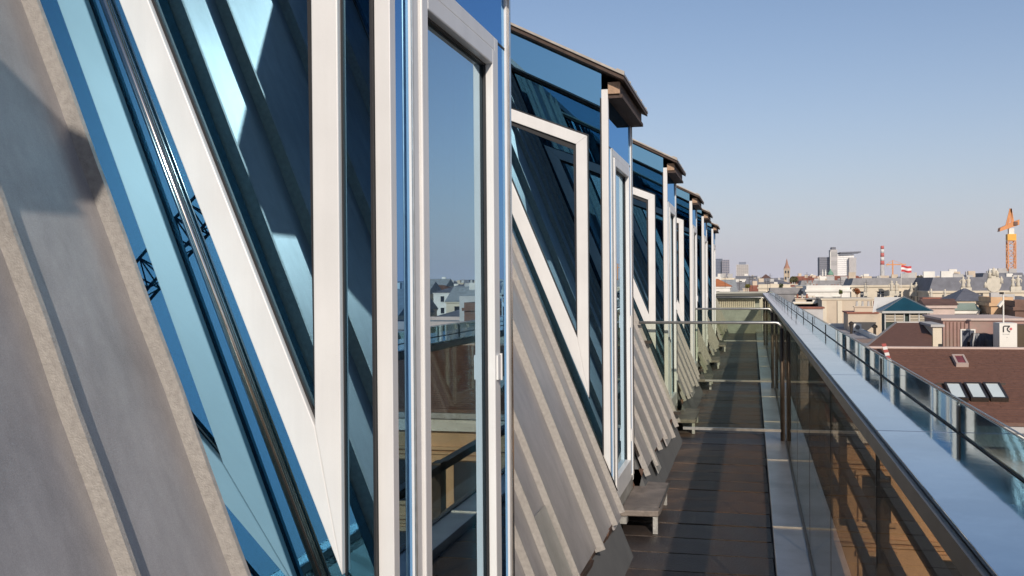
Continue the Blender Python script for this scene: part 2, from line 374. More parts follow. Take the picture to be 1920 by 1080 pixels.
def make_dormer(strip):
    r = empty('glazed_dormer', (FX, 0, 0))
    def lx(X): return X - FX
    # corner posts
    for yy in (0, W - .038):
        MB().box(lx(-.866), 0, yy, yy + .038, .20, 2.752).build('corner_post', MT['white'], r, bevel=.002)
    for yy, s in ((-.0145, -1), (W + .0005, 1)):
        MB().box(lx(-.872), lx(-.8665), yy, yy + .014, .49, 2.70).build('post_gasket', MT['rubber'], r)
    MB().box(.0005, .006, W - .016, W + .004, .24, 2.74).build('edge_trim', MT['steel'], r)
    side_parts(r, .010, -1, strip); side_parts(r, W - .010, 1, strip)
    # front glazing
    y0, y1 = .152, 1.018; zt = 2.42; zb = .235
    MB().box(-.016, -.008, .039, y0 - .001, .25, zt - .004).build('front_pane', MT['glass_strip'], r)
    MB().box(-.016, -.008, y1 + .001, W - .039, .25, zt - .004).build('front_pane', MT['glass_strip'], r)
    MB().box(-.016, -.008, .039, W - .039, zt + .004, 2.715).build('front_pane', MT['glass_strip'], r)
    MB().box(-.020, -.006, .039, W - .039, zt - .0035, zt + .0035).build('pane_joint', MT['rubber'], r)
    MB().box(-.06, .0, .039, W - .039, 2.716, 2.752).build('head_rail', MT['dark_metal'], r)
    MB().box(-.06, -.002, .039, W - .039, .14, .234).build('sill', MT['zinc_flash'], r)
    # door: fixed frame, then the leaf with its own frame and pane
    d = MB().box(-.05, .004, y0, y1, zb, zt); d = MB()
    fw = .044
    for nm, (a, b, c, e) in dict(l=(y0, y0 + fw, zb, zt), r=(y1 - fw, y1, zb, zt), t=(y0 + fw, y1 - fw, zt - fw, zt), b=(y0 + fw, y1 - fw, zb, zb + fw)).items():
        MB().box(-.05, .004, a, b, c, e).build('door_frame', MT['white'], r, bevel=.003)
    leaf = empty('door', (0, 0, 0)); leaf.parent = r
    g0 = .006
    a0, a1, b0, b1 = y0 + fw + g0, y1 - fw - g0, zb + fw + g0, zt - fw - g0
    lw = .050
    for (a, b, c, e) in ((a0, a0 + lw, b0, b1), (a1 - lw, a1, b0, b1), (a0 + lw, a1 - lw, b1 - lw, b1), (a0 + lw, a1 - lw, b0, b0 + .10)):
        MB().box(-.045, .012, a, b, c, e).build('door_rail', MT['white'], leaf, bevel=.004)
    MB().box(-.030, -.022, a0 + lw, a1 - lw, b0 + .10, b1 - lw).build('door_pane', MT['glass_front'], leaf)
    for (a, b, c, e) in ((a0 + lw, a0 + lw + .006, b0 + .10, b1 - lw), (a1 - lw - .006, a1 - lw, b0 + .10, b1 - lw), (a0 + lw, a1 - lw, b1 - lw - .006, b1 - lw)):
        MB().box(-.021, -.012, a, b, c, e).build('glazing_bead', MT['rubber'], leaf)
    for zz in (.55, 1.33):
        MB().box(.0045, .013, y1 - fw + .004, y1 - .008, zz - .04, zz + .04).box(.0125, .019, a1 - lw + .012, a1 - .004, zz - .04, zz + .04).tube([(.018, y1 - fw - .003, zz - .044), (.018, y1 - fw - .003, zz + .044)], .005, 10).build('hinge', MT['white'], r)
    # polished rod that runs beside the door stile
    MB().tube([(.004, y0 - .005, zb), (.004, y0 - .005, zt)], .0035, 10).build('cover_rod', MT['brushed'], r)
    # steel edge bars where the cheek meets the roof
    for yy, s in ((-.004, -1), (W + .004, 1)):
        for off, rad in ((.006, .009), (-.009, .0065)):
            p0 = rp(.36, yy + off * s, .006); p1 = rp(3.44, yy + off * s, .006)
            MB().tube([(p0.x - FX, p0.y, p0.z), (p1.x - FX, p1.y, p1.z)], rad, 14).build('edge_bar', MT['steel'], r, smooth=True)
    # glass lying in the roof slope in front of the cheek
    if strip > .05:
        q = MB().hexa([rp(z, y, o) - Vector((FX, 0, 0)) for z in (.30, 3.5) for (y, o) in ((-strip + .012, -.004), (-.016, -.004), (-.016, .004), (-strip + .012, .004))])
        q.build('slope_pane', MT['glass_side'], r)
    # roof
    XE, XB = -.716, -2.10
    za, zb2 = rtop(XE), rtop(XB)
    def sl(x0, x1, ya, yb, t0, t1):
        return MB().prism([(lx(x0), rtop(x0) - t0), (lx(x0), rtop(x0) - t1), (lx(x1), rtop(x1) - t1), (lx(x1), rtop(x1) - t0)], ya, yb)
    sl(XE, XB, -.10, W + .09, .0, .016).build('roof_sheet', MT['cap'], r, bevel=.002)
    sl(XE - .004, XB, -.088, W + .078, .0165, .040).build('soffit_board', MT['timber_shaded'], r)
    for j in range(5):
        yb = -.06 + j * (W + .08) / 4
        MB().prism([(lx(XE) - .004, za + .002), (lx(XE) - .004, za + .018), (lx(XE) - .05, za + .04), (lx(XE) - .05, za + .026)], yb, yb + .012).build('snow_cleat', MT['cap'], r)
    MB().box(.0, .072, .0205, W + .004, 2.722, 2.793).build('eave_beam', MT['timber_shaded'], r, bevel=.003)  # beam front in the dark copy, its shade is in the colour
    MB().box(.0, .072, -.004, .020, 2.722, 2.793).build('lit_beam_end', MT['timber'], r, bevel=.003)  # separate lighter block, the sunlit near end put into the colour
    MB().box(-.02, .085, .012, W - .012, 2.70, 2.7215).build('beam_cover', MT['timber_shaded'], r)
    # inside
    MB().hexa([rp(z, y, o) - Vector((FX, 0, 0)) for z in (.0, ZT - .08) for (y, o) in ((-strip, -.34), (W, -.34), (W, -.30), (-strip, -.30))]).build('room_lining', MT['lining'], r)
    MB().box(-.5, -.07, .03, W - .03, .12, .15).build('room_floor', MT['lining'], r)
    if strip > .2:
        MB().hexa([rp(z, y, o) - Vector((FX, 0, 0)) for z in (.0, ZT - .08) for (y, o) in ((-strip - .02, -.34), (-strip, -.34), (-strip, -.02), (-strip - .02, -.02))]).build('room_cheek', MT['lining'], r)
    return r

near = make_dormer(.335); near.location.y = DY[0]
far = make_dormer(.09); far.location.y = DY[1]
dl = ['closest glazed dormer with a tall white framed door filling the middle of the picture',
      'second glazed dormer along the walkway with timber eave beam and ledge below its door',
      'third glazed dormer from the camera, just past the first glass screen',
      'fourth glazed dormer from the camera, just before the second glass screen',
      'fifth glazed dormer from the camera, last but one of the row',
      'farthest glazed dormer at the end of the row beside the distant tower']
for k, o in enumerate([near, far]): tag(o, dl[k], 'dormer', 'glazed dormers along the roof walkway')
for k in range(2, 6):
    c = copy_tree(far); c.location.y = DY[k]; tag(c, dl[k])
c = copy_tree(far); c.location.y = -1.22; tag(c, 'glazed dormer behind the camera, seen only mirrored in the closest dormer')

# ledges (steps) under each door
def make_ledge():
    r = empty('door_ledge', (FX, 0, 0))
    MB().prism([(.0, .0), (.24, .02), (.25, .10), (.235, .93), (.0, .96)], .112, .150, 'z').build('top_slab', MT['ledge'], r, bevel=.006)
    MB().box(.205, .235, .03, .06, 0, .111).build('leg', MT['zinc_flash'], r)
    MB().box(.195, .225, .86, .89, 0, .111).build('leg', MT['zinc_flash'], r)
    MB().box(.0, .045, -.03, .05, .07, .111).build('bracket', MT['zinc_flash'], r)
    MB().box(.237, .245, .10, .90, .151, .157).build('edge_strip', MT['dark_metal'], r)
    return r
led = make_ledge(); led.location.y = DY[1] + .42
nn = ['second', 'third', 'fourth', 'fifth', 'farthest']
tag(led, 'weathered grey step ledge under the second dormer door', 'ledge', 'step ledges below the dormer doors')
for k in range(2, 6):
    c = copy_tree(led); c.location.y = DY[k] + .42
    tag(c, 'weathered grey step ledge under the %s dormer door' % nn[k - 1])

# ================================================================== BALUSTRADE
bal = empty('parapet', (.31, 0, .06))
tag(bal, 'long glass parapet with wide pale blue reflective coping along the right of the walkway', 'parapet')
def Q(mb): mb.v = [(x - .31, y, z - .06) for (x, y, z) in mb.v]; return mb
PH = 1.22; joints = [2.71 + 1.56 * k for k in range(-3, 19)]
pan = cop = ups = pst = ch = None
MT['channel'] = mat('channel_metal', (.15, .13, .105), rough=.4, metal=.6, var=.2, scale=8)
for k in range(len(joints) - 1):
    a, b = joints[k], joints[k + 1]
    Q(MB().box(.308, .316, a + .005, b - .005, .06, PH - .05)).build('parapet_pane', MT['glass_rail'], bal)
    Q(MB().box(.300, .325, a + .001, b - .001, PH - .05, PH - .012)).build('channel', MT['channel'], bal)
    Q(MB().box(.311, .505, a + .0045, b - .0045, PH - .010, PH)).build('coping_sheet', MT['coping'], bal, bevel=.0015)
    Q(MB().box(.506, .514, a + .012, b - .012, PH - .02, PH + .076)).build('upstand_pane', MT['glass_upstand'], bal)
for a in joints:
    Q(MB().box(.503, .517, a - .012, a + .012, PH - .02, PH + .068)).build('upstand_clamp', MT['dark_metal'], bal)
    Q(MB().box(.307, .317, a - .004, a + .004, .056, PH - .05)).build('pane_joint', MT['rubber'], bal)
Q(MB().box(.325, .50, joints[0], joints[-1], PH - .06, PH - .0105)).build('coping_tray', MT['dark_metal'], bal)
Q(MB().tube([(.516, joints[0], PH + .080), (.516, joints[-1], PH + .0785)], .002, 8)).build('upstand_trim', MT['brushed'], bal)
Q(MB().box(.502, .5055, joints[0], joints[-1], PH + .0005, PH + .003)).build('base_gasket', MT['rubber'], bal)
Q(MB().tube([(.42, 9.9, PH + .036), (.42, joints[-1], PH + .036)], .0015, 6)).build('bird_wire', MT['dark_metal'], bal)
for y in [10.2 + 1.15 * i for i in range(16)]:
    Q(MB().tube([(.42, y, PH), (.42, y, PH + .05)], .0022, 6)).build('wire_pin', MT['dark_metal'], bal)
Q(MB().box(.300, .322, joints[0], joints[-1], .055, .066)).build('foot_rail', MT['dark_metal'], bal)

# invented dark rails outside the parapet, standing in for diagonal bars beyond the glass
fr_rail = empty('standin_rails', (1.0, 0, 0)); tag(fr_rail, 'invented stand-in dark rails along the outside of the glass parapet below deck level', 'railing')
for zz in (-.02, -.50, -.98): MB().box(-.04, .04, 1.0, 16, zz - .035, zz + .035).build('rail', MT['dark_metal'], fr_rail)
for yy in (1.1, 4.7, 8.3, 11.9, 15.5):
    MB().box(-.04, .04, yy, yy + .16, -1.2, .03).build('upright', MT['dark_metal'], fr_rail)
    MB().box(-.5, -.041, yy + .03, yy + .11, -.9, -.82).build('bracket', MT['dark_metal'], fr_rail)

# glass screens across the walkway
def make_screen(y, label):
    r = empty('glass_screen', (0, y, 0)); tag(r, label, 'glass screen', 'glass screens crossing the walkway')
    zt, zb = 1.185, .17
    def xl(z): return RX(z) + .05
    MB().prism([(xl(zb), zb), (.285, zb), (.285, zt), (xl(zt), zt)], -.003, .003).build('pane', MT['glass_screen'], r)
    pts = [(xl(zt) - .02, 0, zt + .01), (.22, 0, zt + .01)] + [(.22 + .055 * math.sin(t), 0, zt - .045 + .055 * math.cos(t)) for t in (.4, .8, 1.2, 1.57)]
    MB().tube(pts, .014, 12).build('top_rail', MT['brushed'], r, smooth=True)
    MB().tube([(.275, 0, zt - .045), (.275, 0, .05)], .017, 12).build('post', MT['dark_metal'], r, smooth=True)
    MB().box(.287, .300, -.02, .02, .06, zt - .06).build('wall_post', MT['dark_metal'], r)
    MB().box(xl(zb), .27, -.012, .012, zb - .03, zb - .005).build('bottom_rail', MT['brushed'], r)
    for x, z in ((xl(.3) + .0, .3), (xl(1.0), 1.0)):
        MB().box(x - .04, x + .03, -.02, .02, z - .015, z + .015).build('clamp', MT['dark_metal'], r)
    return r
make_screen(9.95, 'nearest glass screen with round steel top rail crossing the walkway')
make_screen(14.75, 'middle glass screen with steel top rail crossing the walkway')
make_screen(24.5, 'farthest glass screen near the end of the walkway')
r = MB().box(-1.15, .30, YF - .1, YF, -.05, .72).build('end_wall', mat('end_wall', (.30, .31, .30), rough=.8, var=.2, scale=5))
tag(r, 'low grey wall closing off the far end of the walkway', 'wall')

# ================================================================== CITY
CM = {}
def cmat(name, col, rough=.85, var=.12, scale=.6, metal=0, stain=None, bump=0):
    if name not in CM: CM[name] = mat(name, col, rough=rough, var=var, scale=scale, metal=metal, stain=stain, stain_scale=.3, bump=bump, bscale=6)
    return CM[name]
WALLS = [('plaster_cream', (.66, .57, .44)), ('plaster_white', (.76, .72, .65)), ('plaster_sand', (.56, .46, .35)), ('plaster_pink', (.58, .45, .39)), ('plaster_grey', (.46, .44, .42))]
ROOFS = [('roof_grey', (.23, .22, .22)), ('roof_brown', (.16, .085, .06)), ('roof_slate', (.145, .145, .165)), ('roof_zinc', (.30, .31, .31)), ('roof_red', (.28, .10, .06))]
for n_, c_ in WALLS: cmat(n_, c_, stain=[c * .75 for c in c_])
for n_, c_ in ROOFS: cmat(n_, c_, var=.2, scale=1.2, rough=.7)
MW = mat('window_dark', (.035, .04, .05), rough=.08, var=.2, scale=.3, spec=.8)
GZ = -24.0

def block(px0, px1, py, D, depth, base=GZ):
    """numbers of a box whose camera-facing side spans these columns at distance D and whose top reaches row py"""
    a, b = at(px0, py, D), at(px1, py, D)
    return a.x, b.x, D, D + depth, base, (a.z + b.z) / 2

def house_(name, label, cat, x0, x1, y0, y1, z0, z1, wall, roofm, roof_h=2, kind='gable', rows=2, group=None, win=(1.1, 1.6, 2.6, 3.3), single=False, chim=0, seed=0, overhang=.3, sidewin=True):
    cx = (x0 + x1) / 2
    r = empty(name, (cx, y0, z0)); tag(r, label, cat, group)
    a, b, d, h = x0 - cx, x1 - cx, y1 - y0, z1 - z0
    MB().box(a, b, 0, d, 0, h).build('wall', wall, r)
    ob = overhang
    MB().box(a - ob * .6, b + ob * .6, -ob * .6, d + ob * .6, h + .002, h + .30).build('cornice', wall, r)
    h2 = h + .302
    rf = None
    if kind == 'gable':
        rf = MB().prism([(-ob, h2), (d + ob, h2), (d / 2, h2 + roof_h)], a - ob, b + ob, 'x').build('roof', roofm, r)
    elif kind == 'hip':
        i = min((b - a) / 2, d / 2) * .95
        rf = MB().hexa([(a - ob, -ob, h2), (b + ob, -ob, h2), (b + ob, d + ob, h2), (a - ob, d + ob, h2), (a + i, d * .48, h2 + roof_h), (b - i, d * .48, h2 + roof_h), (b - i, d * .52, h2 + roof_h), (a + i, d * .52, h2 + roof_h)]).build('roof', roofm, r)
    elif kind == 'mansard':
        i = roof_h * .35
        rf = MB().hexa([(a, 0, h2), (b, 0, h2), (b, d, h2), (a, d, h2), (a + i, i, h2 + roof_h), (b - i, i, h2 + roof_h), (b - i, d - i, h2 + roof_h), (a + i, d - i, h2 + roof_h)]).build('roof', roofm, r)
    else:
        rf = MB().box(a + .3, b - .3, .3, d - .3, h2, h2 + .12).build('roof', roofm, r)
        pm = MB()
        for q in ((a, b, 0, .28), (a, b, d - .28, d), (a, a + .28, .28, d - .28), (b - .28, b, .28, d - .28)): pm.box(*q, h2 + .001, h2 + .5)
        pm.build('parapet', wall, r)
    ww, wh, pitch, fl = win
    panes = []
    frames = MB()
    for k in range(rows):
        zt_ = h - .7 - k * fl
        n = max(1, int((b - a - .8) / pitch)); off = (b - a - n * pitch) / 2
        for i in range(n):
            xx = a + off + pitch * (i + .5) - ww / 2
            panes.append((xx, xx + ww, -.03, .06, zt_ - wh, zt_)); frames.box(xx - .14, xx + ww + .14, -.12, -.001, zt_ - wh - .16, zt_ - wh - .02).box(xx - .14, xx + ww + .14, -.10, -.001, zt_ + .02, zt_ + .16)
        if sidewin:
            n = max(1, int((d - .8) / pitch)); off = (d - n * pitch) / 2
            for i in range(n):
                yy = off + pitch * (i + .5) - ww / 2
                panes.append((a - .03, a + .06, yy, yy + ww, zt_ - wh, zt_))
    if single:
        for q in panes:
            wn = MB().box(*q).build('window', MW, r)
            if q[1] - q[0] > .5:
                m = (q[0] + q[1]) / 2
                MB().box(m - .04, m + .04, -.06, -.031, q[4], q[5]).box(q[0], m - .041, -.055, -.031, q[4] + .6 * wh, q[4] + .6 * wh + .07).box(m + .041, q[1], -.055, -.031, q[4] + .6 * wh, q[4] + .6 * wh + .07).build('frame', CM['plaster_white'], wn)
    elif panes:
        pm = MB()
        for q in panes: pm.box(*q)
        tag(pm.build('windows', MW, r), kind='stuff')
    if frames.v: tag(frames.build('sills', wall, r), kind='stuff')
    rnd = random.Random(seed)
    for i in range(chim):
        cxx = rnd.uniform(a + .6, b - .6); cy = rnd.uniform(d * .3, d * .7); cw = rnd.uniform(.4, .9)
        MB().box(cxx - cw, cxx + cw, cy - .35, cy + .35, h2, h2 + roof_h + rnd.uniform(.2, 1.0)).build('chimney', CM[rnd.choice(['plaster_sand', 'plaster_white', 'plaster_grey'])], rf)
    return r

# ---- neighbour with the brown tiled roof
bx0, bx1 = at(1560, 790, 44).x, 34.0
ez = at(1800, 784, 44).z; rz_ = at(1800, 653, 52).z
nb = empty('tiled_house', (bx0, 44, GZ)); tag(nb, 'ochre plastered house with a broad brown tiled roof just beyond the parapet', 'house')
def N(mb): mb.v = [(x - bx0, y - 44, z - GZ) for (x, y, z) in mb.v]; return mb
tan = cmat('ochre_plaster', (.62, .40, .23), var=.15, scale=.8, stain=(.52, .33, .19), bump=.3)
tile = mat('brown_tile', (.150, .070, .046), rough=.8, var=.14, scale=5)
tile_b = mat('brown_tile_worn', (.160, .075, .049), rough=.8, var=.16, scale=5)
N(MB().box(bx0, bx1, 44.3, 59.7, GZ, ez - .9)).build('wall', tan, nb)
N(MB().box(bx0 - .25, bx1 + .25, 43.9, 44.299, ez - .55, ez - .30)).build('gutter_ledge', CM['plaster_grey'], nb)
N(MB().box(bx0 - .1, bx1 + .1, 44.05, 44.299, ez - 1.15, ez - .551)).build('frieze', CM['plaster_white'], nb)
for zc in (1.9, 5.2, 8.6, 12.0):
    N(MB().box(bx0 - .05, bx1, 44.12, 44.299, ez - zc - .14, ez - zc)).build('moulding', tan, nb)
    N(MB().box(bx0 - .05, bx1, 44.2, 44.299, ez - zc - .36, ez - zc - .26)).build('moulding', tan, nb)
N(MB().hexa([(bx0 - .2, 43.95, ez - .28), (bx1, 43.95, ez - .28), (bx1, 60, ez - .28), (bx0 - .2, 60, ez - .28), (bx0 - .2, 43.95, ez - .14), (bx1, 43.95, ez - .14), (bx1, 52.0, rz_ - .16), (bx0 - .2, 52.0, rz_ - .16)])).build('roof_deck', CM['roof_brown'], nb)
# tile courses: one strip per course, the courses lapping
nC = 36; L_ = Vector((0, 52 - 43.95, rz_ - (ez - .14))); nrm = Vector((0, -L_.z, L_.y)).normalized(); rnd = random.Random(3)
for i in range(nC):
    p0 = Vector((0, 43.95, ez - .14)) + L_ * (i / nC); p1 = Vector((0, 43.95, ez - .14)) + L_ * ((i + 1.15) / nC)
    q = []
    mb = MB()
    x = bx0 - .25
    while x < bx1:
        xe = min(bx1, x + rnd.uniform(1.2, 4.0)); e = rnd.uniform(0, .012)
        a = p0 + nrm * (.022 + e * .4); b = p1 + nrm * (.008 + e * .4)
        mb.hexa([(x, p0.y, p0.z), (xe - .01, p0.y, p0.z), (xe - .01, p1.y, p1.z), (x, p1.y, p1.z), (x, a.y, a.z), (xe - .01, a.y, a.z), (xe - .01, b.y, b.z), (x, b.y, b.z)])
        x = xe
    N(mb).build('tile_course', tile if rnd.random() < .7 else tile_b, nb)
N(MB().box(bx0 - .3, bx1, 51.85, 52.25, rz_ - .18, rz_ + .06)).build('ridge_cap', CM['plaster_pink'], nb)
def on_roof(px, py):     # point on the tiled slope
    d = fwd + RT * ((px - 960) / F) - UP * ((py - 540) / F); p0 = Vector((0, 43.95, ez - .14)) + nrm * .05
    return EYE + d * ((p0 - EYE).dot(nrm) / d.dot(nrm))
def skylight(c0, c1, name='skylight', glassm=None, frame=None):
    """a roof window between a lower left and an upper right corner on the slope"""
    u = L_.normalized(); w_ = c1.x - c0.x; l_ = (c1 - c0).dot(u)
    o = c0; fr = MB()
    def pt(x, s, t): return Vector((o.x + x, 0, 0)) + Vector((0, o.y, o.z)) + u * s + nrm * t
    def bx(a, b, c, e, t0, t1): return MB().hexa([pt(a, c, t0), pt(b, c, t0), pt(b, e, t0), pt(a, e, t0), pt(a, c, t1), pt(b, c, t1), pt(b, e, t1), pt(a, e, t1)])
    f = .09
    fr = N(bx(0, w_, 0, l_, -.06, .10)).build(name, frame or MT['dark_metal'], nb)
    k = N(bx(f, w_ - f, f, l_ - f, .101, .125)); k.build('pane', glassm, fr)
    for (a, b, c, e) in ((0, f, 0, l_), (w_ - f, w_, 0, l_), (f, w_ - f, 0, f), (f, w_ - f, l_ - f, l_)):
        N(bx(a, b, c, e, .101, .16)).build('frame', frame or MT['dark_metal'], fr)
    return fr
glw = mat('skylight_blind', (.66, .72, .70), rough=.12, var=.05, scale=1)
for a, b in (((1783, 752), (1806, 723)), ((1821, 752), (1843, 723)), ((1858, 752), (1880, 723))):
    c0, c1 = on_roof(*a), on_roof(*b); w_ = on_roof(a[0] + 33, a[1]).x - c0.x
    skylight(c0, Vector((c0.x + w_, c1.y, c1.z)), glassm=glw)
c0 = on_roof(1793, 687); c1 = on_roof(1800, 670)
skylight(c0, Vector((on_roof(1816, 687).x, c1.y, c1.z)), 'roof_hatch', mat('red_glass', (.22, .05, .045), rough=.2, var=.4, scale=3), CM['plaster_pink'])
N(MB().bar(on_roof(1755, 720), on_roof(1885, 720), .05, .08)).build('snow_rail', MT['dark_metal'], nb)
wx = bx0 + 1.2
while wx < bx1 - 2:
    for zc in (2.6, 6.0, 9.4):
        wn = N(MB().box(wx, wx + 1.15, 44.22, 44.31, ez - zc - 1.9, ez - zc)).build('window', MW, nb)
        N(MB().box(wx - .15, wx, 44.16, 44.30, ez - zc - 1.9, ez - zc + .1).box(wx + 1.15, wx + 1.3, 44.16, 44.30, ez - zc - 1.9, ez - zc + .1).box(wx - .25, wx + 1.4, 44.10, 44.30, ez - zc + .101, ez - zc + .28).box(wx - .25, wx + 1.4, 44.10, 44.30, ez - zc - 2.06, ez - zc - 1.901)).build('frame', tan, wn)
    wx += 3.1

# red and white marker board leaning on the ridge
c = on_roof(1668, 679)
lad = empty('marker_board', c); tag(lad, 'red and white striped board leaning at the left end of the brown tiled roof', 'marker board')
t_ = at(1657, 645, c.y + 1.2) - c
for i in range(6):
    MB().bar(t_ * (i / 6), t_ * ((i + 1) / 6 - .002), .20, .05, up=(0, -1, 0)).build('stripe', mat('board_red', (.42, .10, .08), rough=.6) if i in (1, 3, 5) else CM['plaster_white'], lad)

# ---- second brown hipped roof
xa, xb = at(1680, 604, 64).x, at(1745, 607, 64).x
xc, xd = at(1622, 652, 57).x, at(1748, 652, 57).x
z1, z0 = at(1700, 605, 64).z, at(1700, 652, 57).z
h2 = empty('hipped_house', ((xc + xd) / 2, 57, GZ)); tag(h2, 'house with plain dark brown hipped roof right behind the broad tiled ridge', 'house')
o_ = Vector(((xc + xd) / 2, 57, GZ))
def H(mb): mb.v = [tuple(Vector(v) - o_) for v in mb.v]; return mb
H(MB().hexa([(xc + .3, 57.2, GZ), (xd - .02, 57.2, GZ), (xd - .02, 70, GZ), (xc * 70 / 57 + 1.6, 70, GZ), (xc + .3, 57.2, z0 - .02), (xd - .02, 57.2, z0 - .02), (xd - .02, 70, z0 - .02), (xc * 70 / 57 + 1.6, 70, z0 - .02)])).build('wall', CM['plaster_cream'], h2)
rf2 = H(MB().hexa([(xc, 57, z0), (xd, 57, z0), (xd, 71, z0), (xc * 71 / 57 + 1.2, 71, z0), (xa, 63.8, z1), (xb, 63.8, z1), (xb, 64.2, z1), (xa, 64.2, z1)])).build('roof', tile, h2)
H(MB().bar((xc, 57, z0 + .03), (xa, 63.9, z1 + .03), .12, .07)).build('hip_cap', CM['roof_grey'], rf2)
H(MB().bar((xa, 63.9, z1 + .03), (xb, 63.9, z1 + .03), .14, .08)).build('ridge_cap', CM['plaster_grey'], rf2)

# ---- cream shaft, penthouse with terrace door, white box
def simple(name, label, cat, px0, px1, pyt, pyb, D, depth, m, part='wall', group=None, cap=None, base=None):
    x0, x1, y0, y1, _, z1 = block(px0, px1, pyt, D, depth)
    z0 = at(px0, pyb, D).z if base is None else base
    r = empty(name, ((x0 + x1) / 2, y0, z0)); tag(r, label, cat, group)
    a, b, h = x0 - (x0 + x1) / 2, x1 - (x0 + x1) / 2, z1 - z0
    MB().box(a, b, 0, depth, 0, h).build(part, m, r)
    if cap: MB().box(a - .12, b + .12, -.12, depth + .12, h + .001, h + .14).build('cap', cap, r)
    return r, a, b, h
r, a, b, h = simple('stair_shaft', 'narrow cream shaft with a small dark vent behind the brown tiled ridge', 'shaft', 1749, 1766, 613, 660, 60, 4, CM['plaster_cream'], cap=CM['plaster_grey'], base=GZ)
MB().box(.05, .25, -.04, .02, h - 1.25, h - .95).build('vent', MT['rubber'], r)
pk = cmat('faded_red_metal', (.33, .20, .17), var=.2, scale=.7, stain=(.26, .24, .19))
r, a, b, h = simple('roof_penthouse', 'low faded red roof penthouse with a white framed grey terrace door', 'penthouse', 1768, 1925, 601, 660, 68, 7, pk, cap=CM['plaster_pink'], base=GZ)
for i in range(6):
    xx = a + .15 + i * .22
    MB().box(xx, xx + .05, -.04, -.001, 0, h - .1).build('wall_batten', CM['roof_brown'], r)
def lx_(px, py, D, r): p = at(px, py, D); return p.x - r.location.x, p.z - r.location.z
x0, zt_ = lx_(1801, 617, 68, r); x1, zb_ = lx_(1828, 655, 68, r)
dr = MB().box(x0 + .06, x1 - .06, -.05, .02, zb_, zt_ - .08).build('door', cmat('grey_door', (.10, .11, .14)), r)
MB().box(x0 - .02, x0 + .06, -.10, 0, zb_, zt_).box(x1 - .06, x1 + .02, -.10, 0, zb_, zt_).box(x0 + .061, x1 - .061, -.10, 0, zt_ - .08, zt_).build('door_frame', CM['plaster_white'], r)
# dark tarpaulin over stored goods
x0, x1, y0, y1, _, z1 = block(1820, 1876, 626, 66.5, 1.1); z0 = at(1850, 657, 66.5).z
r = empty('tarpaulin', ((x0 + x1) / 2, y0, z0)); tag(r, 'dark blue tarpaulin over stored goods beside the white box with the emblem', 'tarpaulin')
mb = MB(); n = 14; hw = (x1 - x0) / 2; hh = z1 - z0; rnd = random.Random(2); pr = []
for i in range(n + 1):
    x = -hw + 2 * hw * i / n; s_ = min(1, i * .35 + .25) ; top = hh * (min(1, .45 + i * .28) - (.04 if i > 9 else 0)) + rnd.uniform(-.03, .03); w1 = rnd.uniform(-.1, .1)
    pr.append([(x, .1 + w1, 0), (x, .16 + w1 * .5, top * .6), (x, .3, top), (x, 1.0, top), (x, 1.1, 0)])
for p, q in zip(pr, pr[1:]):
    for j in range(4): mb.quad(p[j], q[j], q[j + 1], p[j + 1])
mb.build('sheet', cmat('tarp', (.022, .026, .040), rough=.4), r)
r, a, b, h = simple('white_box', 'white roof box printed with a black and red emblem above the brown ridge', 'roof box', 1874, 1907, 606, 658, 64, 1.6, CM['plaster_white'], part='body', base=at(1890, 658, 64).z)
blk = cmat('print_black', (.012, .012, .014), rough=.5); red = cmat('print_red', (.55, .14, .14), rough=.5); gry = cmat('print_grey', (.30, .30, .30))
em = MB(); u = (b - a) / 33
def ept(px, py): return a + (px - 1874) * u, h - (py - 606) * u
def stroke(pts, wd):
    for p, q in zip(pts, pts[1:]):
        (xa_, za_), (xb_, zb_) = ept(*p), ept(*q)
        em.bar((xa_, -.012, za_), (xb_, -.012, zb_), wd * u, .018, up=(0, 1, 0))
em = MB(); stroke([(1881.3, 624.5), (1881.3, 613.5), (1882.8, 611.9), (1893.5, 611.9)], 2.3); stroke([(1892.8, 612.5), (1889.3, 615.8), (1888.6, 618.6), (1890, 621.5), (1893.8, 624)], 2.3); em.build('emblem', blk, r)
em = MB(); cxx, cz = ept(1895.3, 617.6)
em.prism([(cxx + 2.7 * u * math.cos(t), cz + 2.7 * u * math.sin(t)) for t in [i * math.pi / 9 for i in range(18)]], -.022, -.002); em.build('emblem_dot', red, r)
em = MB()
for q in ((1880, 1883), (1884, 1885.5), (1887, 1889), (1889.6, 1892.6)): stroke([(q[0], 628.4), (q[1], 628.4)], .9)
stroke([(1887.2, 635), (1889, 635)], .8); em.build('small_print', gry, r)
MB().box(b + .01, b + 1.6, .3, 1.5, h * .0, h * .93).build('side_cabinet', cmat('brown_panel', (.09, .065, .04)), r)
# mast with camera heads
p = at(1881.5, 606, 64.4); m = empty('camera_mast', p); tag(m, 'slim white pole with two small cameras rising behind the white emblem box', 'mast')
t_ = at(1881.5, 548, 64.4).z - p.z
MB().tube([(0, 0, -1.5), (0, 0, t_)], .045, 8).build('pole', CM['plaster_white'], m)
MB().bar((-.04, 0, t_ - .55), (-.30, -.15, t_ - .85), .16, .16).build('camera_head', CM['plaster_white'], m)
MB().bar((-.05, 0, t_ - .05), (-.16, -.1, t_ - .05), .2, .12).build('camera_head', MT['dark_metal'], m)

